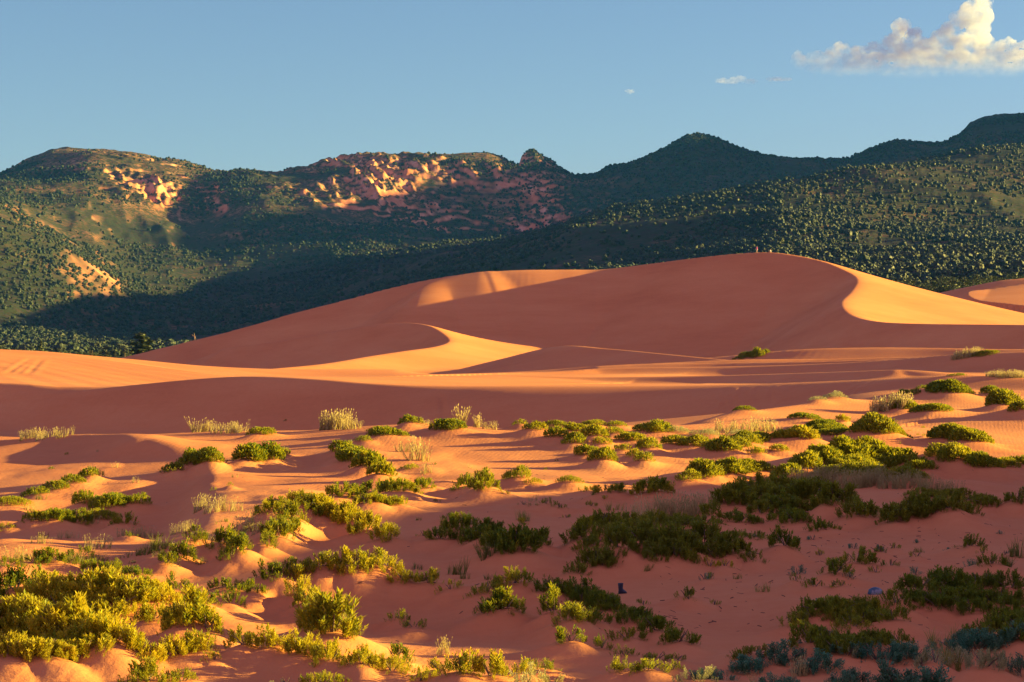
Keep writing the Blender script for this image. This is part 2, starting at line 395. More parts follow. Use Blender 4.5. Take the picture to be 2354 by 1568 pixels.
ROCK = mountain_material()
mu = np.concatenate([np.arange(-2600, -300, 14.0), np.arange(-300, 2660, 4.0), np.arange(2660, 6800, 14.0)])
md = np.concatenate([np.geomspace(780, 4300, 230), np.linspace(4320, 4760, 40), np.linspace(4765, 5620, 190), np.linspace(5630, 6200, 60), np.geomspace(6240, 9000, 40)])
MU, MD = np.meshgrid(mu, md)
mwf = np.interp(mu, [-300, 600, 1300, 1800, 2354, 2700, 3300], [0.0, 0.0, -0.10, -0.04, 0.12, 0.14, 0.05])
mww = lambda d: smooth(1100, 2600, d) * (1 - smooth(3800, 4800, d))      # the near slope swings closer towards the right
MA = MD * (1 + mww(MD) * mwf[None, :])
MX, MY = (MU - U0) / F * MA, MA

def L(pts):
    p = np.array(pts, float)
    return np.interp(mu, p[:, 0], p[:, 1])

def soft(a, w):
    k = np.exp(-0.5 * (np.arange(-3 * w, 3 * w + 1) / w) ** 2); k /= k.sum()
    return np.convolve(np.pad(a, 3 * w, mode='edge'), k, 'valid')

zz = lambda v, d: CAM_Z - (v - V0) / F * d
sky_line = L([(-2600, 520), (-1200, 470), (-500, 440), (-150, 425), (0, 402), (60, 372), (120, 352), (220, 347), (300, 355), (400, 375), (490, 398), (560, 402), (650, 403), (700, 393), (780, 366),
              (850, 352), (920, 358), (1000, 360), (1060, 355), (1120, 352), (1150, 362), (1180, 380), (1192, 386), (1200, 362), (1212, 352), (1228, 351), (1245, 362), (1270, 380), (1300, 400), (1322, 412),
              (1370, 405), (1400, 386), (1450, 378), (1490, 362), (1530, 342), (1570, 316), (1605, 308), (1645, 317), (1700, 344), (1760, 357), (1850, 370), (1950, 371),
              (2010, 342), (2060, 328), (2140, 335), (2185, 333), (2230, 292), (2262, 279), (2354, 270), (2500, 230), (2700, 162), (2900, 110), (3200, 120), (3700, 300), (4500, 480), (6800, 560)])
layers = [
    (780, soft(L([(-2600, 850), (6800, 850)]), 10)),
    (900, soft(L([(-2600, 835), (0, 832), (1000, 815), (1500, 790), (2000, 740), (2354, 720), (6800, 720)]), 10)),
    (1500, soft(L([(-2600, 800), (0, 815), (400, 814), (700, 795), (1200, 710), (1800, 628), (2354, 600), (3500, 600), (6800, 700)]), 10)),
    (2400, soft(L([(-2600, 720), (0, 780), (300, 796), (600, 785), (900, 720), (1200, 640), (1800, 545), (2354, 525), (3000, 515), (6800, 700)]), 10)),
    (3400, soft(L([(-2600, 480), (-300, 480), (0, 510), (150, 580), (300, 690), (500, 712), (700, 690), (1000, 605), (1200, 560), (1400, 500), (1800, 430), (2000, 396), (2200, 366), (2354, 346), (2600, 360), (2900, 420), (3300, 480), (4500, 650), (6800, 700)]), 8)),
    (3900, soft(L([(-2600, 500), (-300, 500), (0, 470), (150, 560), (300, 640), (500, 670), (700, 660), (1000, 600), (1200, 566), (1400, 520), (1800, 470), (2354, 400), (2600, 400), (2900, 420), (3300, 460), (4500, 600), (6800, 700)]), 8)),
    (4800, soft(L([(-2600, 510), (-300, 480), (0, 440), (200, 430), (400, 490), (470, 505), (540, 468), (620, 462), (700, 474), (800, 492), (900, 520), (1000, 545), (1200, 550), (1400, 500), (1600, 430), (1800, 430), (2354, 350), (2600, 240), (2900, 120), (3300, 140), (4500, 540), (6800, 620)]), 6)),
    (5500, soft(sky_line, 7)),
    (6200, soft(sky_line + 30 - 260 * np.exp(-((mu - 3000) / 500) ** 2) * 0.25, 6)),
    (9000, soft(L([(-2600, 700), (6800, 700)]), 10)),
]
sky_detail = (soft(sky_line, 7) - sky_line) / F * 5500
ld_ = np.array([a for a, _ in layers], float)
lz = np.array([zz(v, d * (1 + mww(d) * mwf)) for d, v in layers])                 # layer heights per column
def pchip(xk, yk, x):
    h = np.diff(xk)[:, None]; de = np.diff(yk, axis=0) / h
    m = np.zeros_like(yk)
    a, b_ = de[:-1], de[1:]
    ok = a * b_ > 0
    m[1:-1] = np.where(ok, 2 * a * b_ / (a + b_ + 1e-12 * np.sign(a + b_)), 0)
    m[0], m[-1] = de[0], de[-1]
    i = np.clip(np.searchsorted(xk, x) - 1, 0, len(xk) - 2)
    t = ((x - xk[i]) / (xk[i + 1] - xk[i]))[:, None]; hh = (xk[i + 1] - xk[i])[:, None]
    return ((2 * t ** 3 - 3 * t ** 2 + 1) * yk[i] + (t ** 3 - 2 * t ** 2 + t) * hh * m[i] + (-2 * t ** 3 + 3 * t ** 2) * yk[i + 1] + (t ** 3 - t ** 2) * hh * m[i + 1])
MZ = pchip(ld_, lz, md)
def ridged(x, y, s, o=5):
    t, a = 0, 1.0
    for k in range(o):
        t = t + a * (0.5 - 2 * np.abs(vnoise(x, y, s + k * 13))) ; x, y, a = x * 2.1 + 3.1, y * 2.1 + 7.7, a * 0.5
    return t
MZ += sky_detail[None, :] * np.where(MD < 5500, np.exp(-((MD - 5500) / 110) ** 2), 1 - smooth(6200, 7500, MD))
amp = smooth(900, 2600, MD)
skyfade = 1 - 0.75 * np.exp(-((MD - 5500) / 220) ** 2)
MZ += amp * skyfade * (14 * ridged(MX / 420, MY / 700, 5, 5) + 20 * smooth(3300, 4600, MD) * ridged(MX / 330 + 0.2 * MY / 330, MY / 600, 25, 5))
# broken cliffs and towers of bare rock
cl = smooth(4550, 4900, MD) * (1 - smooth(5480, 5600, MD)) * np.clip(np.exp(-((MU - 840) / 290) ** 2) + 0.7 * np.exp(-((MU - 330) / 140) ** 2) + 0.6 * np.exp(-((MU - 1225) / 60) ** 2), 0, 1)
step = 19.0
q = MZ / step + 1.8 * fbm(MX / 110, MY / 110, 77, 4)
terr = (np.floor(q) + smooth(0.55, 0.95, q - np.floor(q)) - q) * step
rough = np.clip(0.55 + 1.7 * fbm(MX / 150, MY / 170, 12, 3), 0, 1.6)
MZ += cl * (0.75 * terr * np.clip(0.1 + 2.2 * fbm(MX / 90, MY / 160, 44, 3), 0, 1) + rough * (20 * np.clip(ridged(MX / 58 + 0.3 * MY / 58, MY / 150, 91, 3), -0.6, 2) + 8 * ridged(MX / 21, MY / 60, 92, 3) + 6 * ridged(MX / 11, MY / 20, 93, 3)))
MZ += amp * 2.2 * fbm(MX / 25, MY / 25, 66, 3)
mnr, mnc = MZ.shape
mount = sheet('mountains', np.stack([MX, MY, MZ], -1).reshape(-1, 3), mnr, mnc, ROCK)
tag(mount, kind='structure')
me = bpy.data.meshes.new('desert_floor')
R_ = 11000.0
fill(me, np.array([(R_ * math.cos(a), R_ * math.sin(a), -22.0) for a in np.linspace(0, 2 * math.pi, 48, endpoint=False)]), np.arange(48)[None, :])
floor = bpy.data.objects.new('desert_floor', me); COL.objects.link(floor); me.materials.append(SAND)
tag(floor, kind='structure')

def gm(x, y):
    u = np.asarray(x) / np.asarray(y) * F + U0
    off = np.interp(u, mu, mwf); yn = np.array(y, float)
    for _ in range(8): yn = y / (1 + mww(yn) * off)
    y = yn
    i = np.clip(np.searchsorted(md, y) - 1, 0, mnr - 2)
    j = np.clip(np.searchsorted(mu, u) - 1, 0, mnc - 2)
    fy = np.clip((y - md[i]) / (md[i + 1] - md[i]), 0, 1)
    fx = np.clip((u - mu[j]) / (mu[j + 1] - mu[j]), 0, 1)
    return (MZ[i, j] * (1 - fx) + MZ[i, j + 1] * fx) * (1 - fy) + (MZ[i + 1, j] * (1 - fx) + MZ[i + 1, j + 1] * fx) * fy

# ------------------------------------------------------------------ plants: materials and twig patterns
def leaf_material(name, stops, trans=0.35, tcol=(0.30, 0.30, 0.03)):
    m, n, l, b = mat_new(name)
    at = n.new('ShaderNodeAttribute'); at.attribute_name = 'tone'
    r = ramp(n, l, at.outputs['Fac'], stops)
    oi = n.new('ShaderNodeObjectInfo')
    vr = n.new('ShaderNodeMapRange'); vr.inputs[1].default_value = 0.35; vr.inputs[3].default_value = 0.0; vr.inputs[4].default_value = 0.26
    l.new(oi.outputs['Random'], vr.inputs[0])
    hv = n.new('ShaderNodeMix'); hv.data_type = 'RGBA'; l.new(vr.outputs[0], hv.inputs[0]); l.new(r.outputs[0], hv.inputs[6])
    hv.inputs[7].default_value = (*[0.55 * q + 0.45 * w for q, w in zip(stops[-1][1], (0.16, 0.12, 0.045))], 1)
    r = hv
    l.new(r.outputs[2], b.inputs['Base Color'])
    b.inputs['Roughness'].default_value = 0.6
    b.inputs['Specular IOR Level'].default_value = 0.25
    tr = n.new('ShaderNodeBsdfTranslucent')
    mixc = n.new('ShaderNodeMix'); mixc.data_type = 'RGBA'; mixc.inputs[0].default_value = 0.5
    l.new(r.outputs[2], mixc.inputs[6]); mixc.inputs[7].default_value = (*tcol, 1)
    l.new(mixc.outputs[2], tr.inputs[0])
    ms = n.new('ShaderNodeMixShader'); ms.inputs[0].default_value = trans
    l.new(b.outputs[0], ms.inputs[1]); l.new(tr.outputs[0], ms.inputs[2])
    l.new(ms.outputs[0], n['Material Output'].inputs[0])
    return m

def plain_material(name, col, rough=0.85, nscale=None, col2=None):
    m, n, l, b = mat_new(name)
    if nscale:
        t = noise_node(n, l, nscale, 5, 0.6, n.new('ShaderNodeTexCoord').outputs['Object'])
        r = ramp(n, l, t.outputs[0], [(0.35, col), (0.65, col2 or col)])
        l.new(r.outputs[0], b.inputs['Base Color'])
    else:
        b.inputs['Base Color'].default_value = (*col, 1)
    b.inputs['Roughness'].default_value = rough
    return m

MAT = {
    'bush': leaf_material('bush_leaf', [(0.0, (0.024, 0.085, 0.008)), (0.42, (0.105, 0.175, 0.012)), (1.0, (0.520, 0.415, 0.020))], 0.45, (0.56, 0.44, 0.015)),  # low tones paint shaded leaves dark green, high tones sunlit leaves golden
    'sage': leaf_material('sage_leaf', [(0.0, (0.030, 0.130, 0.070)), (0.6, (0.055, 0.210, 0.110)), (1.0, (0.20, 0.32, 0.15))], 0.2, (0.18, 0.22, 0.14)),
    'pale': leaf_material('pale_shrub_leaf', [(0.0, (0.10, 0.13, 0.05)), (0.5, (0.24, 0.25, 0.10)), (1.0, (0.42, 0.40, 0.20))], 0.3, (0.35, 0.33, 0.12)),
    'dry': leaf_material('dry_grass_blade', [(0.0, (0.22, 0.17, 0.06)), (0.6, (0.42, 0.33, 0.13)), (1.0, (0.60, 0.50, 0.24))], 0.4, (0.55, 0.45, 0.18)),
    'grass': leaf_material('green_grass_blade', [(0.0, (0.08, 0.10, 0.02)), (0.6, (0.17, 0.18, 0.03)), (1.0, (0.34, 0.29, 0.08))], 0.4, (0.35, 0.32, 0.05)),
    'flower': leaf_material('yellow_flower_head', [(0.0, (0.50, 0.33, 0.02)), (1.0, (0.75, 0.55, 0.05))], 0.3, (0.7, 0.5, 0.05)),
    'conifer': leaf_material('conifer_needle', [(0.0, (0.012, 0.026, 0.014)), (0.5, (0.024, 0.042, 0.020)), (1.0, (0.075, 0.085, 0.030))], 0.12, (0.10, 0.12, 0.03)),
}
BARK = plain_material('grey_brown_bark', (0.10, 0.065, 0.045), 0.9, 12, (0.20, 0.14, 0.10))

rng = np.random.default_rng(11)
def twig_pattern(nl, ll, lw, lo, up, spread=0.0):
    """unit-high twig of flat leaves: (4*nl, 3) points"""
    V = []
    for i in range(nl):
        t = lo + (1 - lo) * (i + rng.random()) / nl
        az = i * 2.4 + rng.random()
        el = math.radians(up + rng.uniform(-18, 18) + 22 * t)
        ax = np.array([math.cos(az) * math.cos(el), math.sin(az) * math.cos(el), math.sin(el)])
        side = np.array([-math.sin(az), math.cos(az), 0.0]) + rng.normal(0, 0.25, 3)
        side /= np.linalg.norm(side)
        s_ = ll * rng.uniform(0.75, 1.25) * (1 - 0.25 * t)
        p0 = np.array([rng.normal(0, 0.02) + spread * math.cos(az) * t, rng.normal(0, 0.02) + spread * math.sin(az) * t, t * (1 - 0.6 * ll)])
        V += [p0, p0 + ax * s_ * 0.55 + side * lw / 2, p0 + ax * s_, p0 + ax * s_ * 0.55 - side * lw / 2]
    return np.array(V)
def blade_pattern(nb, spread, w, seed_heads=False):
    V = []
    for i in range(nb):
        az = rng.uniform(0, 2 * math.pi); b0 = rng.normal(0, 0.05, 2)
        h = rng.uniform(0.55, 1.0); out = spread * rng.uniform(0.2, 1.0)
        d = np.array([math.cos(az), math.sin(az)]); sd = np.array([-d[1], d[0], 0]) * w
        p = [np.array([*(b0 + d * out * (t ** 1.7)), h * (t - 0.12 * t * t * out * 2)]) for t in (0, 0.5, 1)]
        V += [p[0] - sd, p[0] + sd, p[1] + sd, p[1] - sd, p[1] - sd, p[1] + sd, p[2] + sd * 0.2, p[2] - sd * 0.2]
        if seed_heads:
            e = p[2]
            V += [e, e + np.array([0, 0, 0.05]) + sd * 1.6, e + np.array([0, 0, 0.13]), e + np.array([0, 0, 0.05]) - sd * 1.6]
    return np.array(V)
PAT = {
    'bush': [twig_pattern(18, 0.34, 0.085, 0.15, 38) for _ in range(6)],
    'bushfar': [twig_pattern(8, 0.50, 0.17, 0.10, 38) for _ in range(6)],
    'sage': [twig_pattern(22, 0.26, 0.09, 0.10, 30, 0.08) for _ in range(6)],
    'pale': [twig_pattern(20, 0.24, 0.07, 0.10, 45, 0.05) for _ in range(6)],
    'dry': [blade_pattern(9, 0.35, 0.012, True) for _ in range(5)],
    'dryfar': [blade_pattern(6, 0.35, 0.022, True) for _ in range(5)],
    'grass': [blade_pattern(12, 0.5, 0.014) for _ in range(5)],
    'flower': [twig_pattern(7, 0.5, 0.28, 0.35, 40) for _ in range(4)],
}

def scatter_mesh(name, pats, pos, scl, tilt, tone, mat, parent=None):
    pos = np.asarray(pos, float); N = len(pos)
    az = rng.uniform(0, 2 * math.pi, N)
    which = rng.integers(0, len(pats), N)
    VV, TT = [], []
    for k, P in enumerate(pats):
        q = np.where(which == k)[0]
        if not len(q): continue
        c, s_ = np.cos(az[q])[:, None], np.sin(az[q])[:, None]
        x = P[None, :, 0] * c - P[None, :, 1] * s_
        y = P[None, :, 0] * s_ + P[None, :, 1] * c
        z = np.broadcast_to(P[None, :, 2], x.shape)
        x = x + tilt[q, 0][:, None] * z; y = y + tilt[q, 1][:, None] * z
        V = np.stack([x, y, z], -1) * scl[q][:, None, None] + pos[q][:, None, :]
        VV.append(V.reshape(-1, 3)); TT.append(np.repeat(tone[q], len(P)))
    V = np.concatenate(VV); T = np.concatenate(TT)
    T = np.clip(T + np.repeat(rng.normal(0, 0.07, len(T) // 4), 4), 0, 1)
    me = bpy.data.meshes.new(name)
    fill(me, V, np.arange(len(V)).reshape(-1, 4))
    a = me.attributes.new('tone', 'FLOAT', 'POINT'); a.data.foreach_set('value', T.astype(np.float32))
    me.materials.append(mat)
    o = bpy.data.objects.new(name, me); COL.objects.link(o)
    o.parent = parent
    return o

def tube_mesh(name, paths, mat, parent=None, sides=5):
    V, Fc = [], []
    for path in paths:                                  # [(x, y, z, r), ...]
        P = np.array(path, float); base = len(V)
        for i, p in enumerate(P):
            t = P[min(i + 1, len(P) - 1), :3] - P[max(i - 1, 0), :3]
            t /= np.linalg.norm(t) + 1e-9
            a = np.cross(t, [0.3, 0.9, 0.1]); a /= np.linalg.norm(a) + 1e-9
            b_ = np.cross(t, a)
            for k in range(sides):
                w = 2 * math.pi * k / sides
                V.append(p[:3] + (a * math.cos(w) + b_ * math.sin(w)) * p[3])
        for i in range(len(P) - 1):
            for k in range(sides):
                q0, q1 = base + i * sides + k, base + i * sides + (k + 1) % sides
                Fc.append((q0, q1, q1 + sides, q0 + sides))
    me = bpy.data.meshes.new(name)
    fill(me, np.array(V), np.array(Fc))
    me.polygons.foreach_set('use_smooth', np.ones(len(Fc), bool))
    me.materials.append(mat)
    o = bpy.data.objects.new(name, me); COL.objects.link(o); o.parent = parent
    return o

def fork_mesh(name, paths, mat, parent, sides=4):
    o = tube_mesh(name, paths, mat, parent, sides)
    bm = bmesh.new(); bm.from_mesh(o.data); bm.verts.ensure_lookup_table()
    step = sum(len(p) for p in paths[:1]) * sides
    root = [bm.verts[k] for k in range(sides)]
    tmap = {}
    for i in range(1, len(paths)):
        for k in range(sides): tmap[bm.verts[i * step + k]] = root[k]
    bmesh.ops.weld_verts(bm, targetmap=tmap)
    bm.to_mesh(o.data); bm.free()
    return o

QUEUE = []
def plant(kind, label, blobs, group=None, name=None, cat=None, tone=0.45, dens=1.0, lo=0.72, hi=1.45, flowers=0.0, split=False, infill=0):
    """blobs: (u, v, width, height) of each clump as sighted, standing on the sand"""
    grassy = kind in ('dry', 'grass')
    if (split or grassy) and len(blobs) > 1:
        for b_ in blobs: plant(kind, label, [b_], group, name, cat, tone, dens, lo, hi, flowers)
        return
    blobs = list(blobs)
    for _ in range(infill):
        if len(blobs) < 2:
            u_, v_, w_, h_ = blobs[0]
            blobs.append((u_ + 0.4 * w_, v_ + 0.12 * h_, 0.6 * w_, 0.7 * h_)); continue
        k = rng.choice(len(blobs), 3 if len(blobs) > 2 else 2, replace=False); w_ = rng.dirichlet([1.2] * len(k))
        m_ = sum(np.array(blobs[q], float) * e for q, e in zip(k, w_))
        blobs.append((m_[0], m_[1], m_[2] * 0.9, m_[3] * 0.85))
    spots = []
    for (u, v, w, h) in blobs:
        vb = v + (0.40 * h if kind in ('bush', 'pale') and v > 960 else 0)      # foot of the sand the plant has gathered
        d = ground(u, vb, lo, hi)
        rx, H = 0.58 * w / F * d, h / F * d * (1.16 if d < 75 and not grassy else 1.1)
        spots.append([u, v, d, (u - U0) / F * d, d, rx, H, 0.0])
    QUEUE.append((kind, label, spots, group, name, cat, tone, dens, flowers))

def raise_mounds():
    """sand gathers under every bush"""
    global Z, Vg
    M_ = np.zeros_like(Z)
    for q in QUEUE:
        if q[0] not in ('bush', 'pale'): continue
        for sp in q[2]:
            u, v, d, x, y, rx, H, _ = sp
            if d > 180 or rx < 0.16: continue
            hm = min(0.62 * H, 0.8) * rng.uniform(0.7, 1.25)
            sp[6] = H * 1.08 - 0.35 * hm
            R1, R2 = rx * 1.25 + 0.12, rx * 1.35 + 0.18
            j0, j1 = np.searchsorted(UU, [(x - 3 * R1) / y * F + U0, (x + 3 * R1) / y * F + U0])
            jc = int(np.clip(np.searchsorted(UU, u), 0, NC - 1))
            i0, i1 = np.searchsorted(Dg[:, jc], [y - 3 * R2, y + 3 * R2])
            gx, gy = Xg[i0:i1, j0:j1] - x, Yg[i0:i1, j0:j1] - y
            th_ = np.arctan2(gy, gx)
            q_ = np.hypot(gx / R1, gy / R2) * (1 + 0.16 * np.sin(2 * th_ + u) + 0.10 * np.sin(3 * th_ + v))
            M_[i0:i1, j0:j1] = np.maximum(M_[i0:i1, j0:j1], hm * np.exp(-q_ ** 2.2))
    Z += M_
    Vg = V0 + (CAM_Z - Z) / Dg * F
    dunes.data.vertices.foreach_set('co', np.stack([Xg, Yg, Z], -1).astype(np.float32).ravel())
    dunes.data.update()

def grow(kind, label, spots, group, name, cat, tone, dens, flowers):
    grassy = kind in ('dry', 'grass')
    pos, scl, tl, tn, stems, flo = [], [], [], [], [], []
    ctr = []
    for (u, v, d, x0, y0, rx, H, _) in spots:
        ry = rx * (0.8 if not grassy else 0.7)
        ctr.append((x0, y0, float(gz(x0, y0))))
        area = math.pi * rx * ry
        if grassy:
            n = int(np.clip(area * (48 if d < 90 else 24) * dens, 8, 500))
        else:
            n = int(np.clip(area * np.interp(d, [36, 60, 100, 200, 500], [400, 300, 220, 100, 20]) * dens, 24, 6000))
        if d < 80 and not grassy:                              # twigs stand in bunches
            nt = n // 6 + 3; pick = rng.integers(0, nt, n)
            r, a = np.sqrt(rng.random(nt))[pick], rng.uniform(0, 2 * math.pi, nt)[pick]
            x = x0 + rx * r * np.cos(a) + rng.normal(0, 0.028, n); y = y0 + ry * r * np.sin(a) + rng.normal(0, 0.028, n)
            bunch = rng.normal(0, 0.10, (nt, 2))[pick]; btone = rng.normal(0, 0.10, nt)[pick]; btall = rng.uniform(0.82, 1.18, nt)[pick]
        else:
            r = np.sqrt(rng.random(n)); a = rng.uniform(0, 2 * math.pi, n)
            x, y = x0 + rx * r * np.cos(a), y0 + ry * r * np.sin(a)
            bunch, btone, btall = 0.0, 0.0, 1.0
        g = gz(x, y)
        if grassy:
            s_ = H * rng.uniform(0.55, 1.1, n)
            pos.append(np.stack([x, y, g - 0.02], -1)); scl.append(s_)
            tl.append(rng.normal(0.06, 0.20, (n, 2)))
        else:
            lump = 0.82 + 0.5 * vnoise(x / (0.45 * rx + 0.12) + u, y / (0.45 * rx + 0.12) + v, 5)
            top = H * np.clip(1 - r ** 2.4, 0.10, 1) ** 0.55 * lump * btall
            lvl = np.where(rng.random(n) < 0.62, 1.0, rng.uniform(0.35, 0.9, n))
            tip = np.maximum(top * lvl, 0.06 * H + 0.02)
            s_ = np.minimum(tip * 1.02, np.clip(H * rng.uniform(0.48, 0.80, n), 0.10, 0.70 * (1 + d / 300)))
            z = g + np.maximum(tip - s_, -0.02)
            pos.append(np.stack([x, y, z], -1)); scl.append(s_)
            o_ = (0.45 * r ** 2 + 0.0)[:, None] * np.stack([np.cos(a), np.sin(a)], -1)
            tl.append(o_ + bunch + rng.normal(0, 0.14, (n, 2)))
            if flowers:
                q = (lvl == 1.0) & (rng.random(n) < flowers)
                fp = np.stack([x + (o_[:, 0]) * s_, y + o_[:, 1] * s_, z + s_ * 0.8], -1)[q]
                flo.append(np.concatenate([fp, s_[q][:, None] * 0.32], 1))
            if d < 75:
                zb = float(gz(x0, y0)); rad = 0.02 * H + 0.008
                fork = []
                for _ in range(int(np.clip(rx * 9, 3, 7))):
                    b_ = rng.uniform(0, 2 * math.pi); rr = rng.uniform(0.3, 0.8)
                    tx, ty = x0 + rx * rr * math.cos(b_), y0 + ry * rr * math.sin(b_)
                    zt = float(gz(tx, ty)) + H * 0.6
                    mx, my = x0 * 0.5 + tx * 0.5, y0 * 0.5 + ty * 0.5
                    fork.append([(x0, y0, zb - 0.05, rad), (mx, my, max(zb, float(gz(mx, my))) + H * 0.22, rad * 0.7), (tx, ty, zt, rad * 0.3)])
                stems.append(fork)
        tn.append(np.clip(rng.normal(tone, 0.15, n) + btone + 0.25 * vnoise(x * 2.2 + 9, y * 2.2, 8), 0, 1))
    dm = float(np.mean([c[1] for c in ctr]))
    far = dm > 85
    pk = kind + ('far' if far and kind + 'far' in PAT else '')
    nm = name or {'bush': 'shrub', 'sage': 'sagebrush', 'pale': 'pale_shrub', 'dry': 'dry_grass_tuft', 'grass': 'grass_tuft'}[kind]
    ct = cat or {'bush': 'shrub', 'sage': 'sagebrush', 'pale': 'shrub', 'dry': 'dry grass', 'grass': 'grass tuft'}[kind]
    pos = np.concatenate(pos)
    if grassy:
        o = scatter_mesh(nm, PAT[pk], pos, np.concatenate(scl), np.concatenate(tl), np.concatenate(tn), MAT[kind])
        return tag(o, label, ct, group)
    e = bpy.data.objects.new(nm, None); COL.objects.link(e)
    c0 = np.mean(ctr, 0); e.location = c0; e.empty_display_size = 0.2
    scatter_mesh('foliage', PAT[pk], pos - c0, np.concatenate(scl), np.concatenate(tl), np.concatenate(tn), MAT[kind], e)
    for fork in stems:
        fork_mesh('woody_stem', [[(a - c0[0], b_ - c0[1], z - c0[2], r_) for a, b_, z, r_ in p] for p in fork], BARK, e)
    if flo and len(np.concatenate(flo)):
        fl = np.concatenate(flo)
        scatter_mesh('flower_heads', PAT['flower'], fl[:, :3] - c0, fl[:, 3], rng.normal(0, 0.2, (len(fl), 2)), rng.random(len(fl)), MAT['flower'], e)['kind'] = 'stuff'
    return tag(e, label, ct, group)
# ------------------------------------------------------------------ plants, each where it stands
G_ = 'green shrubs on the sand'
B = lambda label, *blobs, **k: plant('bush', label, blobs, k.pop('group', G_), **k)  # a high tone paints a bush sunlit, a low one shaded
D = lambda label, *blobs, **k: plant('dry', label, blobs, k.pop('group', 'dry grass clumps'), **k)
GR = lambda label, *blobs, **k: plant('grass', label, blobs, k.pop('group', 'green grass tufts'), **k)
SG = lambda label, *blobs, **k: plant('sage', label, blobs, k.pop('group', 'blue grey sagebrush in the corner'), **k)
PL = lambda label, *blobs, **k: plant('pale', label, blobs, k.pop('group', 'pale shrubs'), **k)
# near left
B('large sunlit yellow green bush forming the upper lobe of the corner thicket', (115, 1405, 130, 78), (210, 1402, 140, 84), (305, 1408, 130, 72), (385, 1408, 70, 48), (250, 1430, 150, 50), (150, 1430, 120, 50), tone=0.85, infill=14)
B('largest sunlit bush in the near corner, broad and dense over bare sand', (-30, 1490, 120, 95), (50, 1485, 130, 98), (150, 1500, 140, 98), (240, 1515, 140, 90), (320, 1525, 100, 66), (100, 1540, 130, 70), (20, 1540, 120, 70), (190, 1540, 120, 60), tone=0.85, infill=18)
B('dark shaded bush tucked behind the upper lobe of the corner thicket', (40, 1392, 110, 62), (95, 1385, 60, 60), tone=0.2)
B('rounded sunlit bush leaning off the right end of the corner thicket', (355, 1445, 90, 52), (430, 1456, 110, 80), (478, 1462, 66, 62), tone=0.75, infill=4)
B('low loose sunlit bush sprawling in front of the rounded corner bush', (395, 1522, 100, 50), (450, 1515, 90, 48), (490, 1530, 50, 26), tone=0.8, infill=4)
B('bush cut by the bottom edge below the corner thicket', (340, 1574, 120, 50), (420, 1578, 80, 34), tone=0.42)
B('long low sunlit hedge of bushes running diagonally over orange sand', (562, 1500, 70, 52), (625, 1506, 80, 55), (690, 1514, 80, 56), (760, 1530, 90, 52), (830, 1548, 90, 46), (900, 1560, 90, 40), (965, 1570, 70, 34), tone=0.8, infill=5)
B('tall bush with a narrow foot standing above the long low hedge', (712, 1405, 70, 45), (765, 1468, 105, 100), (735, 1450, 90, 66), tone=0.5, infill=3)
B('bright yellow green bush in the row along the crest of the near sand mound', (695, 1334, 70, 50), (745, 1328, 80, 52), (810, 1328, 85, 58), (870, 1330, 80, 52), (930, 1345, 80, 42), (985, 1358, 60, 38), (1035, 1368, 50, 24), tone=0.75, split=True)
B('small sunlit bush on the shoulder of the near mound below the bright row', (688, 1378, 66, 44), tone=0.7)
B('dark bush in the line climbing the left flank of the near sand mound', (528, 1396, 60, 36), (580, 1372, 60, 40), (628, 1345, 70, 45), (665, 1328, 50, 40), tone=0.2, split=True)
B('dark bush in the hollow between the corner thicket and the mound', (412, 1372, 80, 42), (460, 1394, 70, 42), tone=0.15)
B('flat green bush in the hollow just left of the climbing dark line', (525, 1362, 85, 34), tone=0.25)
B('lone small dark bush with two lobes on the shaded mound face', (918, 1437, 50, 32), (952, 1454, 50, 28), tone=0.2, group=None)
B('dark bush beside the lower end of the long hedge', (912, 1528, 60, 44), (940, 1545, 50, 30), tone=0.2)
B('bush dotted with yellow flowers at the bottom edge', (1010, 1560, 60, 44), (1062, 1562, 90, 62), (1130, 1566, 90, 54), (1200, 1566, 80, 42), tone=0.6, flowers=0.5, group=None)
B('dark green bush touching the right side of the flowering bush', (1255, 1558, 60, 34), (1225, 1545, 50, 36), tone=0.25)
B('short yellow green bush at the bottom edge between hedge and sand', (740, 1580, 110, 30), tone=0.62)
PL('whitish shrub tip at the bottom edge left of centre', (655, 1578, 40, 32), tone=0.85)
PL('pale cream shrub at the bottom edge right of the flowering bush', (1215, 1584, 70, 49), (1270, 1586, 60, 38), tone=0.85)
D('thin pale grass stalks rising behind the flowering bush', (1020, 1510, 50, 42), dens=1.2)
# middle left
B('dark bush arm descending the left side of the small peaked mound', (608, 1272, 50, 40), (640, 1245, 60, 50), (675, 1210, 60, 50), (708, 1184, 60, 42), tone=0.2, infill=4)
B('bright bush arm descending the right side of the small peaked mound', (692, 1176, 60, 40), (740, 1186, 80, 42), (790, 1206, 80, 46), (840, 1232, 80, 46), (890, 1245, 70, 36), tone=0.8, infill=6)
B('bush just left behind the top of the small peaked mound', (625, 1182, 80, 38), tone=0.5)
B('bush in the ragged band on the sand shelf above the peaked mound', (795, 1148, 90, 34), (870, 1133, 80, 34), (920, 1138, 90, 34), (965, 1128, 60, 30), tone=0.45, split=True)
B('low sunlit bush on the slope below the ragged shelf band', (850, 1168, 90, 30), (910, 1170, 70, 26), tone=0.65, infill=3)
B('round bush of the pair at the right end of the sand shelf', (1068, 1128, 60, 32), (1112, 1130, 70, 42), tone=0.4, split=True)
B('dark bush cresting the left side of the small bare sand hump', (382, 1304, 50, 36), (412, 1284, 60, 50), (450, 1254, 60, 32), tone=0.12)
B('dark bush on the right side of the small bare sand hump', (510, 1264, 70, 46), (545, 1290, 70, 50), (530, 1304, 50, 30), tone=0.15)
B('dark low bush in the row at the left edge above the corner thicket', (20, 1310, 70, 24), (78, 1308, 70, 32), (125, 1306, 80, 38), (165, 1304, 40, 26), tone=0.2, split=True)
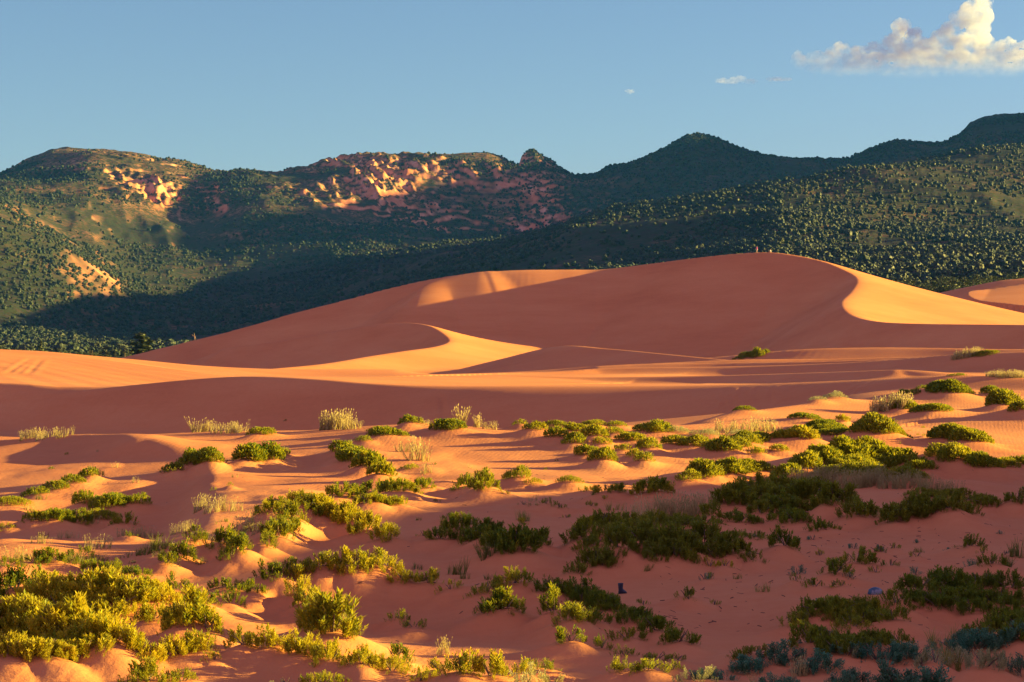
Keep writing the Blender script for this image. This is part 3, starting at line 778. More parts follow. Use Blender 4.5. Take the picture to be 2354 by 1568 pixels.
B('dark low bush in the second row, reaching toward the bare hump', (215, 1318, 60, 36), (260, 1322, 70, 32), (320, 1326, 80, 28), tone=0.2, split=True)
B('broad sunlit bush on the gentle left sand slope, upper of two', (198, 1168, 60, 36), (250, 1170, 80, 38), (310, 1168, 66, 30), tone=0.45, infill=4)
B('spreading bush in the shade line on the left slope, lower of two', (75, 1208, 60, 26), (125, 1206, 80, 34), (172, 1204, 70, 36), tone=0.42, infill=4)
B('low tongue of bush pointing right below the broad left slope bush', (235, 1198, 70, 30), (285, 1214, 60, 32), tone=0.5)
B('bush on the crest of the left sand rise, darker of two', (395, 1088, 50, 24), (438, 1074, 60, 36), (480, 1068, 60, 38), (505, 1065, 30, 20), tone=0.3)
B('bush on the crest of the left sand rise, greener of two', (575, 1060, 70, 40), (620, 1058, 60, 38), (650, 1048, 30, 22), tone=0.45)
B('elongated bush slanting down the bright orange slope', (785, 1042, 50, 30), (815, 1064, 70, 42), (845, 1084, 70, 46), (875, 1097, 60, 38), tone=0.5, group=None, infill=4)
B('tiny bush at the tip of the shadowed left hump', (205, 1102, 36, 28), (228, 1098, 20, 18), tone=0.5)
B('dark little bush in the string along the foot of the shadowed left hump', (80, 1138, 60, 20), (125, 1128, 60, 22), (165, 1118, 60, 24), (190, 1108, 40, 18), tone=0.35, split=True)
B('green patch at the left edge below the shadowed hump', (15, 1158, 110, 20), tone=0.5)
B('sliver of bush at the left edge below the slope bushes', (5, 1222, 60, 16), tone=0.6)
B('little bush on the far lip of the left sand shelf', (600, 1004, 62, 20), tone=0.55)
B('dark round bush standing out on the far lip against the shaded dune', (945, 978, 56, 22), tone=0.3)
B('dark bush with dry stalks behind it on the far lip', (1030, 992, 76, 28), tone=0.3)
B('bush in the thin line dropping left from the round lip bush', (835, 1020, 40, 15), (880, 1004, 70, 24), (920, 1003, 40, 18), (870, 990, 50, 14), tone=0.4, split=True)
B('small bush on the lit slope in front of the lip', (940, 1080, 44, 14), tone=0.5)
B('small green bush in the shaded flat left of the bare hump', (185, 1285, 60, 26), tone=0.35)
B('small dark bush beside the low tongue on the shaded flat', (300, 1240, 34, 16), tone=0.15)
D('clump of pale dry grass at the left end of the far lip', (72, 1008, 64, 22), (110, 1007, 54, 20), (150, 1006, 44, 24))
D('clump of pale dry grass on the far lip, smaller of a pair', (468, 993, 56, 30))
D('clump of pale dry grass on the far lip, wider of a pair', (528, 995, 76, 24))
D('tall pale feathery grass on the far lip', (768, 987, 66, 40), (808, 987, 44, 26), dens=1.4)
D('tall dry stalks behind the dark lip bush', (1060, 981, 24, 46), (1095, 983, 24, 30), (1125, 988, 44, 18), (990, 985, 60, 14))
D('wispy yellow grass down the bright orange slope', (958, 1062, 50, 46), (975, 1092, 34, 28), (930, 1040, 60, 24), dens=0.8)
D('thin straw grass at the foot of the left sand rise', (455, 1175, 44, 40), (502, 1177, 64, 36), (545, 1176, 34, 26), dens=0.8)
D('straw grass catching light beside the dark hump bushes', (555, 1228, 56, 42), (575, 1240, 40, 30))
D('scattered straw stalks on the shaded flat at left', (30, 1290, 70, 34), (100, 1250, 50, 26), (230, 1262, 60, 30), (310, 1240, 70, 26), (420, 1225, 60, 26), dens=1.2)
GR('bright grass at the edge of light above the corner thicket', (190, 1300, 60, 28), (240, 1296, 56, 26))
GR('bright grass left of the dark hump bush', (305, 1278, 56, 22), (345, 1272, 56, 30), (365, 1270, 40, 44))
GR('single dark tuft on the shaded dune face', (656, 971, 9, 6), lo=0.9, hi=1.9)
# upper right, sunlit belt
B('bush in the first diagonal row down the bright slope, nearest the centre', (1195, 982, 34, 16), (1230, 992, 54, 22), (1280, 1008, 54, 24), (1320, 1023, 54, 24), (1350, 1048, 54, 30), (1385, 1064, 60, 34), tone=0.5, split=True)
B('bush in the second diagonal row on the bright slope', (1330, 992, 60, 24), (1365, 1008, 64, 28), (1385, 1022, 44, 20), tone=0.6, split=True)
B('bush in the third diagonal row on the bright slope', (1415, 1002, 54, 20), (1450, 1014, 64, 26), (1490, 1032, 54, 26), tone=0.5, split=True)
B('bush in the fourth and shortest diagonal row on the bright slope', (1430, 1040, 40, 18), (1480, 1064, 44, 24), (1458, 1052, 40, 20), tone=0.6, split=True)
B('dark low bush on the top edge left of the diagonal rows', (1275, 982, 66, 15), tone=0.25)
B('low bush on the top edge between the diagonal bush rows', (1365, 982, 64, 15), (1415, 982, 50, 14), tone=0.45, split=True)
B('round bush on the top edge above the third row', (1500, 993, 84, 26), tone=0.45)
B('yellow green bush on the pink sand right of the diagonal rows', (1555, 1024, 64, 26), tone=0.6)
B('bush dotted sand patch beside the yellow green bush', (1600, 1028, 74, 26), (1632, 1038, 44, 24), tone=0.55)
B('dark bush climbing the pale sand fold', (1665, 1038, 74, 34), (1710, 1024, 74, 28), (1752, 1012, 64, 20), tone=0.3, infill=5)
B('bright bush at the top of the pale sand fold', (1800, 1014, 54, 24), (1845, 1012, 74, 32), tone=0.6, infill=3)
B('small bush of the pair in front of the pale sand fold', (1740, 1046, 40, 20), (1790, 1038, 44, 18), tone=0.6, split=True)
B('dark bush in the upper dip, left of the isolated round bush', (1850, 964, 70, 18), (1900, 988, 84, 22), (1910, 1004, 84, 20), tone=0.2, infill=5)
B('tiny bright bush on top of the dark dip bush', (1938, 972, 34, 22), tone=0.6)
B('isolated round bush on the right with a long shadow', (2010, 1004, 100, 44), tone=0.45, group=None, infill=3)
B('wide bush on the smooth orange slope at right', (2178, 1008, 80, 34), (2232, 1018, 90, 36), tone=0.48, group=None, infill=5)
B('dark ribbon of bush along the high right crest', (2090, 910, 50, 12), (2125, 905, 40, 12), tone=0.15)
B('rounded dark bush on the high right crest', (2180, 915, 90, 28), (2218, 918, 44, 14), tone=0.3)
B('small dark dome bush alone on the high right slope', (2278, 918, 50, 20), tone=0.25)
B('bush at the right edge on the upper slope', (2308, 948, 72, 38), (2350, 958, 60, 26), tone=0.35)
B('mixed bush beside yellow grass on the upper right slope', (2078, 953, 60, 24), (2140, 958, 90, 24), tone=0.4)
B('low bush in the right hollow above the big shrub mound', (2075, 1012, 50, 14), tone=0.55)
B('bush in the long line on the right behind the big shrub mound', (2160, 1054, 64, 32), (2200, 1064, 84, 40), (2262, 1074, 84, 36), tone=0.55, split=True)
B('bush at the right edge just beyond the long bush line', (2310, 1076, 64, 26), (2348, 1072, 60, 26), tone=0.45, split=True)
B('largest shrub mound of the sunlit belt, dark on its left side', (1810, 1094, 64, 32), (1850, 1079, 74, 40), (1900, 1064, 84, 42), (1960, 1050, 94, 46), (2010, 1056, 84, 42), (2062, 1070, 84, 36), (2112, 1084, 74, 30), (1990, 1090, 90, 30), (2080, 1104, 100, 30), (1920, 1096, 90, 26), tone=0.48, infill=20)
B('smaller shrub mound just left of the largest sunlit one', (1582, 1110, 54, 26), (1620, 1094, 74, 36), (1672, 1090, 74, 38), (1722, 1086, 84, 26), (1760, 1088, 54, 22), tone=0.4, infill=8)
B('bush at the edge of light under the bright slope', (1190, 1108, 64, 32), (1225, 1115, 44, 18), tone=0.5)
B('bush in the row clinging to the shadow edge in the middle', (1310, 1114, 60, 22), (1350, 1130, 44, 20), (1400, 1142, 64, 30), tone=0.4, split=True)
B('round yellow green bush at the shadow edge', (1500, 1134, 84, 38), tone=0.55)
PL('whitish low shrub on the pale crest at right', (1880, 928, 44, 12), (1920, 923, 54, 15), tone=0.8, split=True)
PL('grey white shrub on the pink flat behind the sand fold', (1560, 998, 60, 16), (1620, 1006, 70, 16), (1700, 1006, 60, 14), tone=0.75, split=True)
B('dark low bush on the slip face foot at right', (1712, 950, 54, 12), tone=0.1)
D('wide stand of pale grass behind the bright fold bush', (1690, 994, 84, 26), (1750, 992, 84, 28), (1640, 1000, 60, 18), dens=0.7)
D('yellow grass plume on the upper right slope', (2045, 952, 84, 32), dens=1.2)
D('pale grass on the far right crest', (2330, 868, 90, 16), (2290, 866, 50, 12), lo=0.5, hi=2.2)
D('brownish dead grass over the front of the large sunlit mound', (1880, 1118, 120, 36), (1980, 1122, 120, 36), (2080, 1124, 120, 30), (2160, 1130, 100, 26), dens=0.9, tone=0.2)
D('tall straw grass in the shade at the centre', (1500, 1188, 64, 46), (1560, 1190, 74, 52), (1610, 1188, 54, 46), (1450, 1190, 50, 30), dens=1.1)
B('dark bush sprig on the far crest at right', (2265, 814, 60, 9), lo=0.3, hi=1.0, tone=0.1)
B('thin dark bush on the middle crest at right', (2200, 864, 44, 7), lo=0.4, hi=2.2, tone=0.3)
D('few pale stalks beside the far crest sprig', (2220, 820, 60, 14), lo=0.3, hi=1.0)
# right, in shade
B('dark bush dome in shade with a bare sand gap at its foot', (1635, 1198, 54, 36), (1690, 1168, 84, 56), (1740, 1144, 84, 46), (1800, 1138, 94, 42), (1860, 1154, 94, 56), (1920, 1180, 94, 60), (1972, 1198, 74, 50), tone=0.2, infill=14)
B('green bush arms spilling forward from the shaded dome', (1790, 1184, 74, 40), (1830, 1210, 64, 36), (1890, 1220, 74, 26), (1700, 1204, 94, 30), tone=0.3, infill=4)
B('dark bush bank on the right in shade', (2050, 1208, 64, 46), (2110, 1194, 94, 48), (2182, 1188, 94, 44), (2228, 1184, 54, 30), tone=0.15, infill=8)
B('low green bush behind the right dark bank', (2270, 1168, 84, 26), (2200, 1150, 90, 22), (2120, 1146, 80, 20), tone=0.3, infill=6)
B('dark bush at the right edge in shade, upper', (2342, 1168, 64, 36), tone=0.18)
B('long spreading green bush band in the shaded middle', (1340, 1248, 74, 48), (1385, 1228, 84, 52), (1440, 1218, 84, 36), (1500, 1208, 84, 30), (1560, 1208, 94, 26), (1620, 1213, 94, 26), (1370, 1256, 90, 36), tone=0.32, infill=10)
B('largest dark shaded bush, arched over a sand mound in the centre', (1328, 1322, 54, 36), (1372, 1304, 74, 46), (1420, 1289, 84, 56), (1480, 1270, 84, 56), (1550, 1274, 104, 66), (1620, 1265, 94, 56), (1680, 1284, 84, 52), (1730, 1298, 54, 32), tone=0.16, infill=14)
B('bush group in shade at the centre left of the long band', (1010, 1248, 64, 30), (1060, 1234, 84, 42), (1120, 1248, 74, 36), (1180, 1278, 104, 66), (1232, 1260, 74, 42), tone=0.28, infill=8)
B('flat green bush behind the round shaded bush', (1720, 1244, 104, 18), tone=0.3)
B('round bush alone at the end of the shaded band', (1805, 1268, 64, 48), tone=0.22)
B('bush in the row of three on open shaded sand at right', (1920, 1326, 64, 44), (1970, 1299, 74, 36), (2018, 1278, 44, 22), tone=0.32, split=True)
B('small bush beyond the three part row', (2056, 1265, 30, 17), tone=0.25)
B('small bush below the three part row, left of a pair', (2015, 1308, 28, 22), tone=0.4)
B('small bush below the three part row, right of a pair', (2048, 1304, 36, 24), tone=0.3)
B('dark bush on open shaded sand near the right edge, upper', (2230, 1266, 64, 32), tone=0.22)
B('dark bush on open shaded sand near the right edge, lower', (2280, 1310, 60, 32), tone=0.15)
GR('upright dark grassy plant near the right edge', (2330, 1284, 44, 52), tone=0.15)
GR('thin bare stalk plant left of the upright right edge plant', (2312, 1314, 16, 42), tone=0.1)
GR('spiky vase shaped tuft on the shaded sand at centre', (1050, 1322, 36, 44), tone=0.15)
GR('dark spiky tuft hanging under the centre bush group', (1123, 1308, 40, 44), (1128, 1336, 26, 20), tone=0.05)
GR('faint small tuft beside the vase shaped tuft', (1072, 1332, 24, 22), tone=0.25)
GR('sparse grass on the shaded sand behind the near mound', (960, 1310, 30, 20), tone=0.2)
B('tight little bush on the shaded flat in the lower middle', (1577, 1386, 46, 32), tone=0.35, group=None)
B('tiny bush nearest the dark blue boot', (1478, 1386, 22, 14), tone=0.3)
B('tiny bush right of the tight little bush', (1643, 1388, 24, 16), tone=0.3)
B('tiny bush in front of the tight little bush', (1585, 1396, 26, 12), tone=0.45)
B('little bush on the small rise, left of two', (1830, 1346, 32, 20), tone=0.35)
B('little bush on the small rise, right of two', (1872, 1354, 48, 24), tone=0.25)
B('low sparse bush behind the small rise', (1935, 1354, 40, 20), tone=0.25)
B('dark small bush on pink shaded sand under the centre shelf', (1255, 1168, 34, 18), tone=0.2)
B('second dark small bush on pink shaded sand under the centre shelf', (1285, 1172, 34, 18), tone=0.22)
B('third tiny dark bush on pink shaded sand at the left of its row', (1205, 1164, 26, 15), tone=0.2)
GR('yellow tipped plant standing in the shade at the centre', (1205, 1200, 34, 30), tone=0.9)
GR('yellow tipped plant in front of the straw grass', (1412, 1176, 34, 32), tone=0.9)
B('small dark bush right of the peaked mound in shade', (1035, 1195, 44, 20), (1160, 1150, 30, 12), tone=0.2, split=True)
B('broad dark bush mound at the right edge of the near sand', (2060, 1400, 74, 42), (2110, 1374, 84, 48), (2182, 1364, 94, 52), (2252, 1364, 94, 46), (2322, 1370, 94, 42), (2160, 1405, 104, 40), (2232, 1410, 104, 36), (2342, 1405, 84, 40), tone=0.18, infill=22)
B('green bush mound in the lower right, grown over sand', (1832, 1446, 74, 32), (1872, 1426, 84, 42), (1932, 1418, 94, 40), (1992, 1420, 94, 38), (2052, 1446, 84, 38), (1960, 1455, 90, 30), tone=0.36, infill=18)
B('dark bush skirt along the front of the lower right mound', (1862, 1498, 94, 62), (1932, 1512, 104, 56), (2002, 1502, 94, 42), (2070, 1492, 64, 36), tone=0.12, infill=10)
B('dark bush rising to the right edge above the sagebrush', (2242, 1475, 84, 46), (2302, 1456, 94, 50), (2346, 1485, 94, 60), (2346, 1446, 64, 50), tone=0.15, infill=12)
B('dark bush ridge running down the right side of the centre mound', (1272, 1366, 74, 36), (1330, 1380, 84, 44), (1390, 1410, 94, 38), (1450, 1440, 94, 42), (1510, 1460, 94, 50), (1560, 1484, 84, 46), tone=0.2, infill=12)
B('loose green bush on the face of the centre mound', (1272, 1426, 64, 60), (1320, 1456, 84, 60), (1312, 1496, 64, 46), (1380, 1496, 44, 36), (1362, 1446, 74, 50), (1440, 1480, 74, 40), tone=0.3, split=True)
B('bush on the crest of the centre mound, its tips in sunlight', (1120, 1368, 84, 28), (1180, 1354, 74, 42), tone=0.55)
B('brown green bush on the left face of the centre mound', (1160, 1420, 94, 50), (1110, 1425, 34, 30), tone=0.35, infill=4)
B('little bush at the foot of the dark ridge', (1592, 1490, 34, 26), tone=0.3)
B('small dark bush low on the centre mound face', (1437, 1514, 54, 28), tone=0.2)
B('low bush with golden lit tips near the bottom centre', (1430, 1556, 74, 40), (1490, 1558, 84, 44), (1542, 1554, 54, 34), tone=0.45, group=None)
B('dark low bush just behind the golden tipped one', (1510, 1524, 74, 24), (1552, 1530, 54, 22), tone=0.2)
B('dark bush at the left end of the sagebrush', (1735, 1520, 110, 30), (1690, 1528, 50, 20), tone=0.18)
# sagebrush in the near right corner
for i, (u, v, w, h, lab) in enumerate([
        (1640, 1572, 90, 30, 'sagebrush clump at the left end of the blue grey patch'),
        (1720, 1552, 90, 34, 'sagebrush below the dark bush at the left end of the patch'),
        (1800, 1540, 90, 34, 'sagebrush in the second row under the dark bush skirt'),
        (1880, 1555, 90, 36, 'sagebrush in front of the orange grass plume'),
        (1950, 1534, 80, 30, 'sagebrush tucked against the dark bush skirt'),
        (2020, 1532, 90, 32, 'teal sagebrush in the middle of the back row'),
        (2100, 1530, 90, 30, 'sagebrush in the back row beside the pale flowering shrub'),
        (2062, 1588, 80, 60, 'rounded blue green sagebrush dome at the bottom edge, left of two'),
        (2120, 1590, 84, 58, 'rounded blue green sagebrush dome at the bottom edge, right of two'),
        (2190, 1502, 80, 28, 'sagebrush at the back between two yellow plants'),
        (2250, 1512, 90, 34, 'sagebrush behind the pale shrub near the right edge'),
        (2320, 1512, 90, 36, 'deep teal sagebrush at the right edge, back row'),
        (2345, 1570, 70, 34, 'sagebrush in the bottom right corner'),
        (1950, 1580, 90, 34, 'sagebrush at the bottom edge left of the two domes'),
        (1790, 1586, 90, 30, 'sagebrush at the bottom edge below the plume'),
        (1870, 1516, 60, 26, 'small blue sagebrush at the foot of the dark skirt')]):
    SG(lab, (u, v, w * 1.15, h * 1.2), tone=[0.3, 0.45, 0.25, 0.4, 0.5][i % 5])
PL('pale yellow shrub among the sagebrush under the dark skirt', (1948, 1524, 50, 35), tone=0.75)
PL('cream shrub beside bare orange sand in the right corner', (2150, 1546, 70, 46), (2120, 1552, 40, 32), tone=0.75)
PL('bright pale shrub at the right of the cream shrub', (2205, 1532, 66, 46), tone=0.85)
PL('wide pale green shrub near the right edge', (2265, 1552, 90, 57), (2310, 1548, 50, 46), tone=0.6)
PL('pale topped shrub at the back of the right corner', (2285, 1492, 60, 32), tone=0.8)
PL('pale fringe shrub at the bottom edge centre right', (1600, 1580, 90, 35), tone=0.7)
GR('yellow green plant at the back of the sagebrush', (2168, 1494, 60, 46), tone=0.85)
GR('small yellow plant beside the lower right mound', (2070, 1500, 40, 24), tone=0.85)
GR('yellow plant near the pale topped shrub', (2253, 1492, 40, 22), tone=0.85)
GR('yellow green stalks at the right edge of the corner', (2345, 1540, 30, 44), tone=0.75)
GR('yellow green stalks in the middle of the sagebrush', (2190, 1556, 40, 62), tone=0.7)
D('orange grass plume among the sagebrush', (1830, 1560, 44, 46), dens=1.5, tone=0.8)
D('small straw tuft in front of the sagebrush', (1748, 1578, 40, 30), tone=0.6)
# far: on the great dune's foot
B('large dark shrub growing at the foot of the great dune', (1698, 825, 30, 7), (1716, 822, 34, 12), (1738, 819, 36, 18), (1760, 814, 18, 14), tone=0.12, lo=0.4, hi=1.1, group=None)
def sprinkle(n, u0, u1, v0, v1, label, group, kinds):
    for _ in range(n):
        u, v = rng.uniform(u0, u1), rng.uniform(v0, v1)
        k = kinds[int(rng.integers(len(kinds)))]
        sz = (v - V0) / 300 * rng.uniform(0.6, 1.3)
        plant(k, label[k], [(u, v, 17 * sz, 11 * sz)], group, name={'bush': 'small_shrub', 'grass': 'grass_tuft', 'dry': 'dry_grass_tuft', 'sage': 'small_sagebrush'}[k], tone=rng.uniform(0.35, 0.7))
sprinkle(34, 1150, 2340, 975, 1105, {'bush': 'tiny seedling bush scattered on the sunlit sand belt at right', 'grass': 'tiny green tuft scattered on the sunlit sand belt at right', 'dry': 'tiny straw tuft scattered on the sunlit sand belt at right'}, 'tiny plants on the sunlit belt, right', ['bush', 'bush', 'grass', 'dry'])
sprinkle(20, 30, 1100, 1040, 1180, {'bush': 'tiny seedling bush scattered on the sunlit sand at left', 'grass': 'tiny green tuft scattered on the sunlit sand at left', 'dry': 'tiny straw tuft scattered on the sunlit sand at left'}, 'tiny plants on the sunlit sand, left', ['bush', 'grass', 'dry', 'dry'])
sprinkle(30, 20, 640, 1200, 1320, {'grass': 'thin green tuft on the half shaded flat above the corner thicket', 'dry': 'thin straw tuft on the half shaded flat above the corner thicket'}, 'thin tufts on the half shaded flat', ['grass', 'dry'])
sprinkle(26, 960, 1700, 1150, 1240, {'bush': 'tiny dark bush on the shaded sand of the centre', 'grass': 'tiny dark tuft on the shaded sand of the centre', 'dry': 'tiny dull straw tuft on the shaded sand of the centre'}, 'tiny plants on the shaded centre', ['bush', 'grass', 'dry'])
sprinkle(34, 1450, 2340, 1230, 1400, {'bush': 'tiny dark bush on the open shaded sand at right', 'grass': 'tiny dark tuft on the open shaded sand at right', 'sage': 'tiny blue grey sprig on the open shaded sand at right'}, 'tiny plants on the open shaded sand at right', ['bush', 'grass', 'sage', 'sage'])
raise_mounds()
for q in QUEUE: grow(*q)

# ------------------------------------------------------------------ trees behind the dunes and on the slopes
sil = np.min(np.where(Dg > 60, Vg, 9999), axis=0)                 # skyline of the sand, per sighted column
def crown_pattern(kind, nl):
    """one crown: leaf clumps through an uneven volume, unit height; returns points and a stub height"""
    V = []
    blobs = []
    if kind == 'round':
        for _ in range(9):
            blobs.append((rng.normal(0, 0.20), rng.normal(0, 0.20), rng.uniform(0.28, 0.80), rng.uniform(0.16, 0.27)))
    elif kind == 'cone':
        for t in np.linspace(0.22, 0.92, 8):
            r = 0.30 * (1 - t) + 0.05; a = rng.uniform(0, 6.28)
            blobs.append((0.55 * r * math.cos(a), 0.55 * r * math.sin(a), t, r * 0.8))
    else:                                                        # ragged pine with layered limbs
        for t in np.linspace(0.15, 0.90, 13):
            r = 0.34 * (1 - t) ** 0.7 * rng.uniform(0.6, 1.2) + 0.05; a = rng.uniform(0, 6.28)
            blobs.append((0.8 * r * math.cos(a), 0.8 * r * math.sin(a), t, 0.13 * rng.uniform(0.7, 1.3)))
    for i in range(nl):
        bx, by, bz, br = blobs[i % len(blobs)]
        n = rng.normal(0, 1, 3); n /= np.linalg.norm(n)
        p = np.array([bx, by, bz]) + n * br * rng.uniform(0.5, 1.0) * np.array([1, 1, 0.85])
        a = np.cross(n + rng.normal(0, 0.4, 3), [0.2, 0.1, 1.0]); a /= np.linalg.norm(a)
        b_ = np.cross(n, a); s_ = br * rng.uniform(0.25, 0.5)
        up = np.array([0, 0, s_ * 0.4])
        V += [p - a * s_, p - b_ * s_ * 0.7 - up * 0.3, p + a * s_, p + b_ * s_ * 0.7 + up]
    return np.array(V)
def crown_mesh(name, V, tone):
    me = bpy.data.meshes.new(name)
    fill(me, V, np.arange(len(V)).reshape(-1, 4))
    T = np.clip(np.repeat(rng.normal(tone, 0.2, len(V) // 4), 4), 0, 1).astype(np.float32)
    me.attributes.new('tone', 'FLOAT', 'POINT').data.foreach_set('value', T)
    me.materials.append(MAT['conifer'])
    return me
def trunk_mesh(name, paths, sides=5):
    o = tube_mesh(name, paths, BARK, None, sides)
    me = o.data; bpy.data.objects.remove(o)
    return me
def tree(name, crown, trunk, loc, size, label, group=None, wid=1.0, cat='tree'):
    e = bpy.data.objects.new(name, None); COL.objects.link(e)
    e.location = loc; e.empty_display_size = 0.5
    e.scale = (size * wid, size * wid, size); e.rotation_euler = (0, 0, random.uniform(0, 6.28))
    if crown:
        c = bpy.data.objects.new('crown', crown); COL.objects.link(c); c.parent = e
    t = bpy.data.objects.new('trunk', trunk); COL.objects.link(t); t.parent = e
    return tag(e, label, cat, group)
TRUNK = trunk_mesh('trunk', [[(0, 0, -0.08, 0.035), (0.01, 0, 0.25, 0.028), (0.0, 0.02, 0.55, 0.015), (0, 0, 0.85, 0.005)]])
def spot(u, v_base, d):
    x, y = (u - U0) / F * d, d
    return (x, y, float(gm(np.array([x]), np.array([y]))[0]))
p = spot(328, 0, 905)
tree('pine_tree', crown_mesh('crown', crown_pattern('pine', 1500), 0.35), TRUNK, p, 10.5, 'tallest dark pine behind the left end of the great dune', wid=1.5)
p = spot(95, 0, 905)
tree('young_pine', crown_mesh('crown', crown_pattern('cone', 600), 0.6), TRUNK, p, 8.4, 'small lone green conifer peeking over the left dune crest', wid=0.9)
limbs = [[(0, 0, -0.05, 0.05), (0.02, 0, 0.4, 0.035), (0.0, 0.02, 0.75, 0.02), (0.01, 0, 1.0, 0.006)]]
for k in range(9):
    z = 0.28 + 0.07 * k; a = k * 2.3; q = 0.26 * (1.1 - z)
    limbs.append([(0, 0, z, 0.016), (q * 0.6 * math.cos(a), q * 0.6 * math.sin(a), z + 0.03, 0.011), (q * 1.5 * math.cos(a), q * 1.5 * math.sin(a), z + 0.10, 0.004)])
p = spot(447, 0, 900)
dead = trunk_mesh('trunk', limbs)
DEADW = plain_material('dead_wood', (0.30, 0.18, 0.13), 0.9, 8, (0.22, 0.12, 0.09)); dead.materials[0] = DEADW
tree('dead_tree', None, dead, p, 10.0, 'bare dead tree standing at the foot of the wooded slope', cat='dead tree')
p = spot(212, 0, 905)
dead2 = trunk_mesh('trunk', limbs[:6]); dead2.materials[0] = DEADW
tree('dead_tree', None, dead2, p, 4.0, 'small bare snag right of the lone green conifer', cat='dead tree')

# scatter over the slopes
NT = 150000
tu = rng.uniform(-260, 2620, NT)
td = np.sqrt(rng.uniform(840 ** 2, 5650 ** 2, NT))
td = np.where(rng.random(NT) < 0.42, rng.uniform(845, 2600, NT), td)
tx, ty = (tu - U0) / F * td, td
tz = gm(tx, ty)
e1 = 3.0
sx_ = (gm(tx + e1, ty) - gm(tx - e1, ty)) / (2 * e1); sy_ = (gm(tx, ty + e1) - gm(tx, ty - e1)) / (2 * e1)
slope = np.hypot(sx_, sy_)
patch = fbm(tx / 160, ty / 260, 301, 4)
keep = rng.random(NT) < np.clip(0.85 + 2.3 * patch - smooth(0.55, 1.1, slope) * 0.9 - 0.45 * smooth(150, 330, tz) * smooth(1300, 900, tu), 0.05, 1)
bare = np.exp(-((tu - 2130) / 210) ** 2) * np.exp(-((td - 3150) / 260) ** 2) + np.exp(-((tu - 1700) / 90) ** 2) * np.exp(-((td - 2750) / 150) ** 2)
keep &= rng.random(NT) > 0.75 * bare
rocky = np.clip(np.exp(-((tu - 840) / 250) ** 2) + 0.75 * np.exp(-((tu - 320) / 150) ** 2), 0, 1) * smooth(4650, 4950, td)
keep &= rng.random(NT) > 0.86 * rocky
tu, td, tx, ty, tz = (a[keep] for a in (tu, td, tx, ty, tz))
th = np.clip(rng.lognormal(1.22, 0.32, len(tu)), 1.6, 7.5) * np.interp(td, [850, 1500, 3500, 5600], [0.85, 0.9, 1.0, 1.05])
tv = V0 + (CAM_Z - (tz + th)) / td * F
ss = np.interp(tu, UU, sil)
seen = (tv < ss - 1.0) & (tu > -30) & (tu < 2385)
vis_i = np.where(seen)[0]
order = vis_i[np.argsort(td[vis_i])]
near = order[:290]
CR = [crown_mesh('crown', crown_pattern('round', 150), t) for t in (0.35, 0.45, 0.55, 0.4)] + [crown_mesh('crown', crown_pattern('cone', 140), 0.4)]
for i in near:
    left = tu[i] < 700
    right = tu[i] > 1900
    tree('juniper_tree', CR[random.randrange(5)], TRUNK, (tx[i], ty[i], tz[i]), th[i] * 1.15,
         ('round dark juniper at the foot of the wooded slope left of the dune' if left else
          'round dark juniper in the wooded gap right of the great dune' if right else
          'round dark juniper on the slope behind the great dune crest'), 'junipers nearest behind the dunes', wid=1.1)
rest = np.ones(len(tu), bool); rest[near] = False
# everything farther off is one wood
me = bpy.data.meshes.new('far_forest')
n = int(rest.sum())
me.vertices.add(n)
me.vertices.foreach_set('co', np.stack([tx[rest], ty[rest], tz[rest] + 0.35 * th[rest]], -1).astype(np.float32).ravel())
me.attributes.new('size', 'FLOAT', 'POINT').data.foreach_set('value', (th[rest] * 0.52).astype(np.float32))
me.attributes.new('tone', 'FLOAT', 'POINT').data.foreach_set('value', np.clip(rng.normal(0.42, 0.2, n), 0, 1).astype(np.float32))
forest = bpy.data.objects.new('far_forest', me); COL.objects.link(forest)
tag(forest, kind='stuff')
ng = bpy.data.node_groups.new('forest', 'GeometryNodeTree')
ng.interface.new_socket('Geometry', in_out='INPUT', socket_type='NodeSocketGeometry')
ng.interface.new_socket('Geometry', in_out='OUTPUT', socket_type='NodeSocketGeometry')
N_, L_ = ng.nodes, ng.links
gi, go = N_.new('NodeGroupInput'), N_.new('NodeGroupOutput')
ico = N_.new('GeometryNodeMeshIcoSphere'); ico.inputs['Radius'].default_value = 1.0; ico.inputs['Subdivisions'].default_value = 3
sp_ = N_.new('GeometryNodeSetPosition')
nz = N_.new('ShaderNodeTexNoise'); nz.inputs['Scale'].default_value = 1.7; nz.inputs['Detail'].default_value = 3
po = N_.new('GeometryNodeInputPosition')
sub = N_.new('ShaderNodeVectorMath'); sub.operation = 'SUBTRACT'; sub.inputs[1].default_value = (0.5, 0.5, 0.42)
sc_ = N_.new('ShaderNodeVectorMath'); sc_.operation = 'SCALE'; sc_.inputs['Scale'].default_value = 1.9
L_.new(nz.outputs['Color'], sub.inputs[0]); L_.new(sub.outputs[0], sc_.inputs[0])
L_.new(ico.outputs[0], sp_.inputs['Geometry']); L_.new(sc_.outputs[0], sp_.inputs['Offset'])
sm_ = N_.new('GeometryNodeSetMaterial')
FM = leaf_material('far_foliage', [(0.0, (0.009, 0.022, 0.014)), (0.5, (0.015, 0.032, 0.021)), (1.0, (0.040, 0.050, 0.030))], 0.05)
for nd in FM.node_tree.nodes:
    if nd.type == 'ATTRIBUTE': nd.attribute_type = 'INSTANCER'
sm_.inputs['Material'].default_value = FM
L_.new(sp_.outputs[0], sm_.inputs['Geometry'])
iop = N_.new('GeometryNodeInstanceOnPoints')
na = N_.new('GeometryNodeInputNamedAttribute'); na.data_type = 'FLOAT'; na.inputs['Name'].default_value = 'size'
rv = N_.new('FunctionNodeRandomValue'); rv.data_type = 'FLOAT_VECTOR'
rv.inputs[0].default_value = (-1.1, -1.1, 0); rv.inputs[1].default_value = (1.1, 1.1, 6.28)
m2p = N_.new('GeometryNodeMeshToPoints')
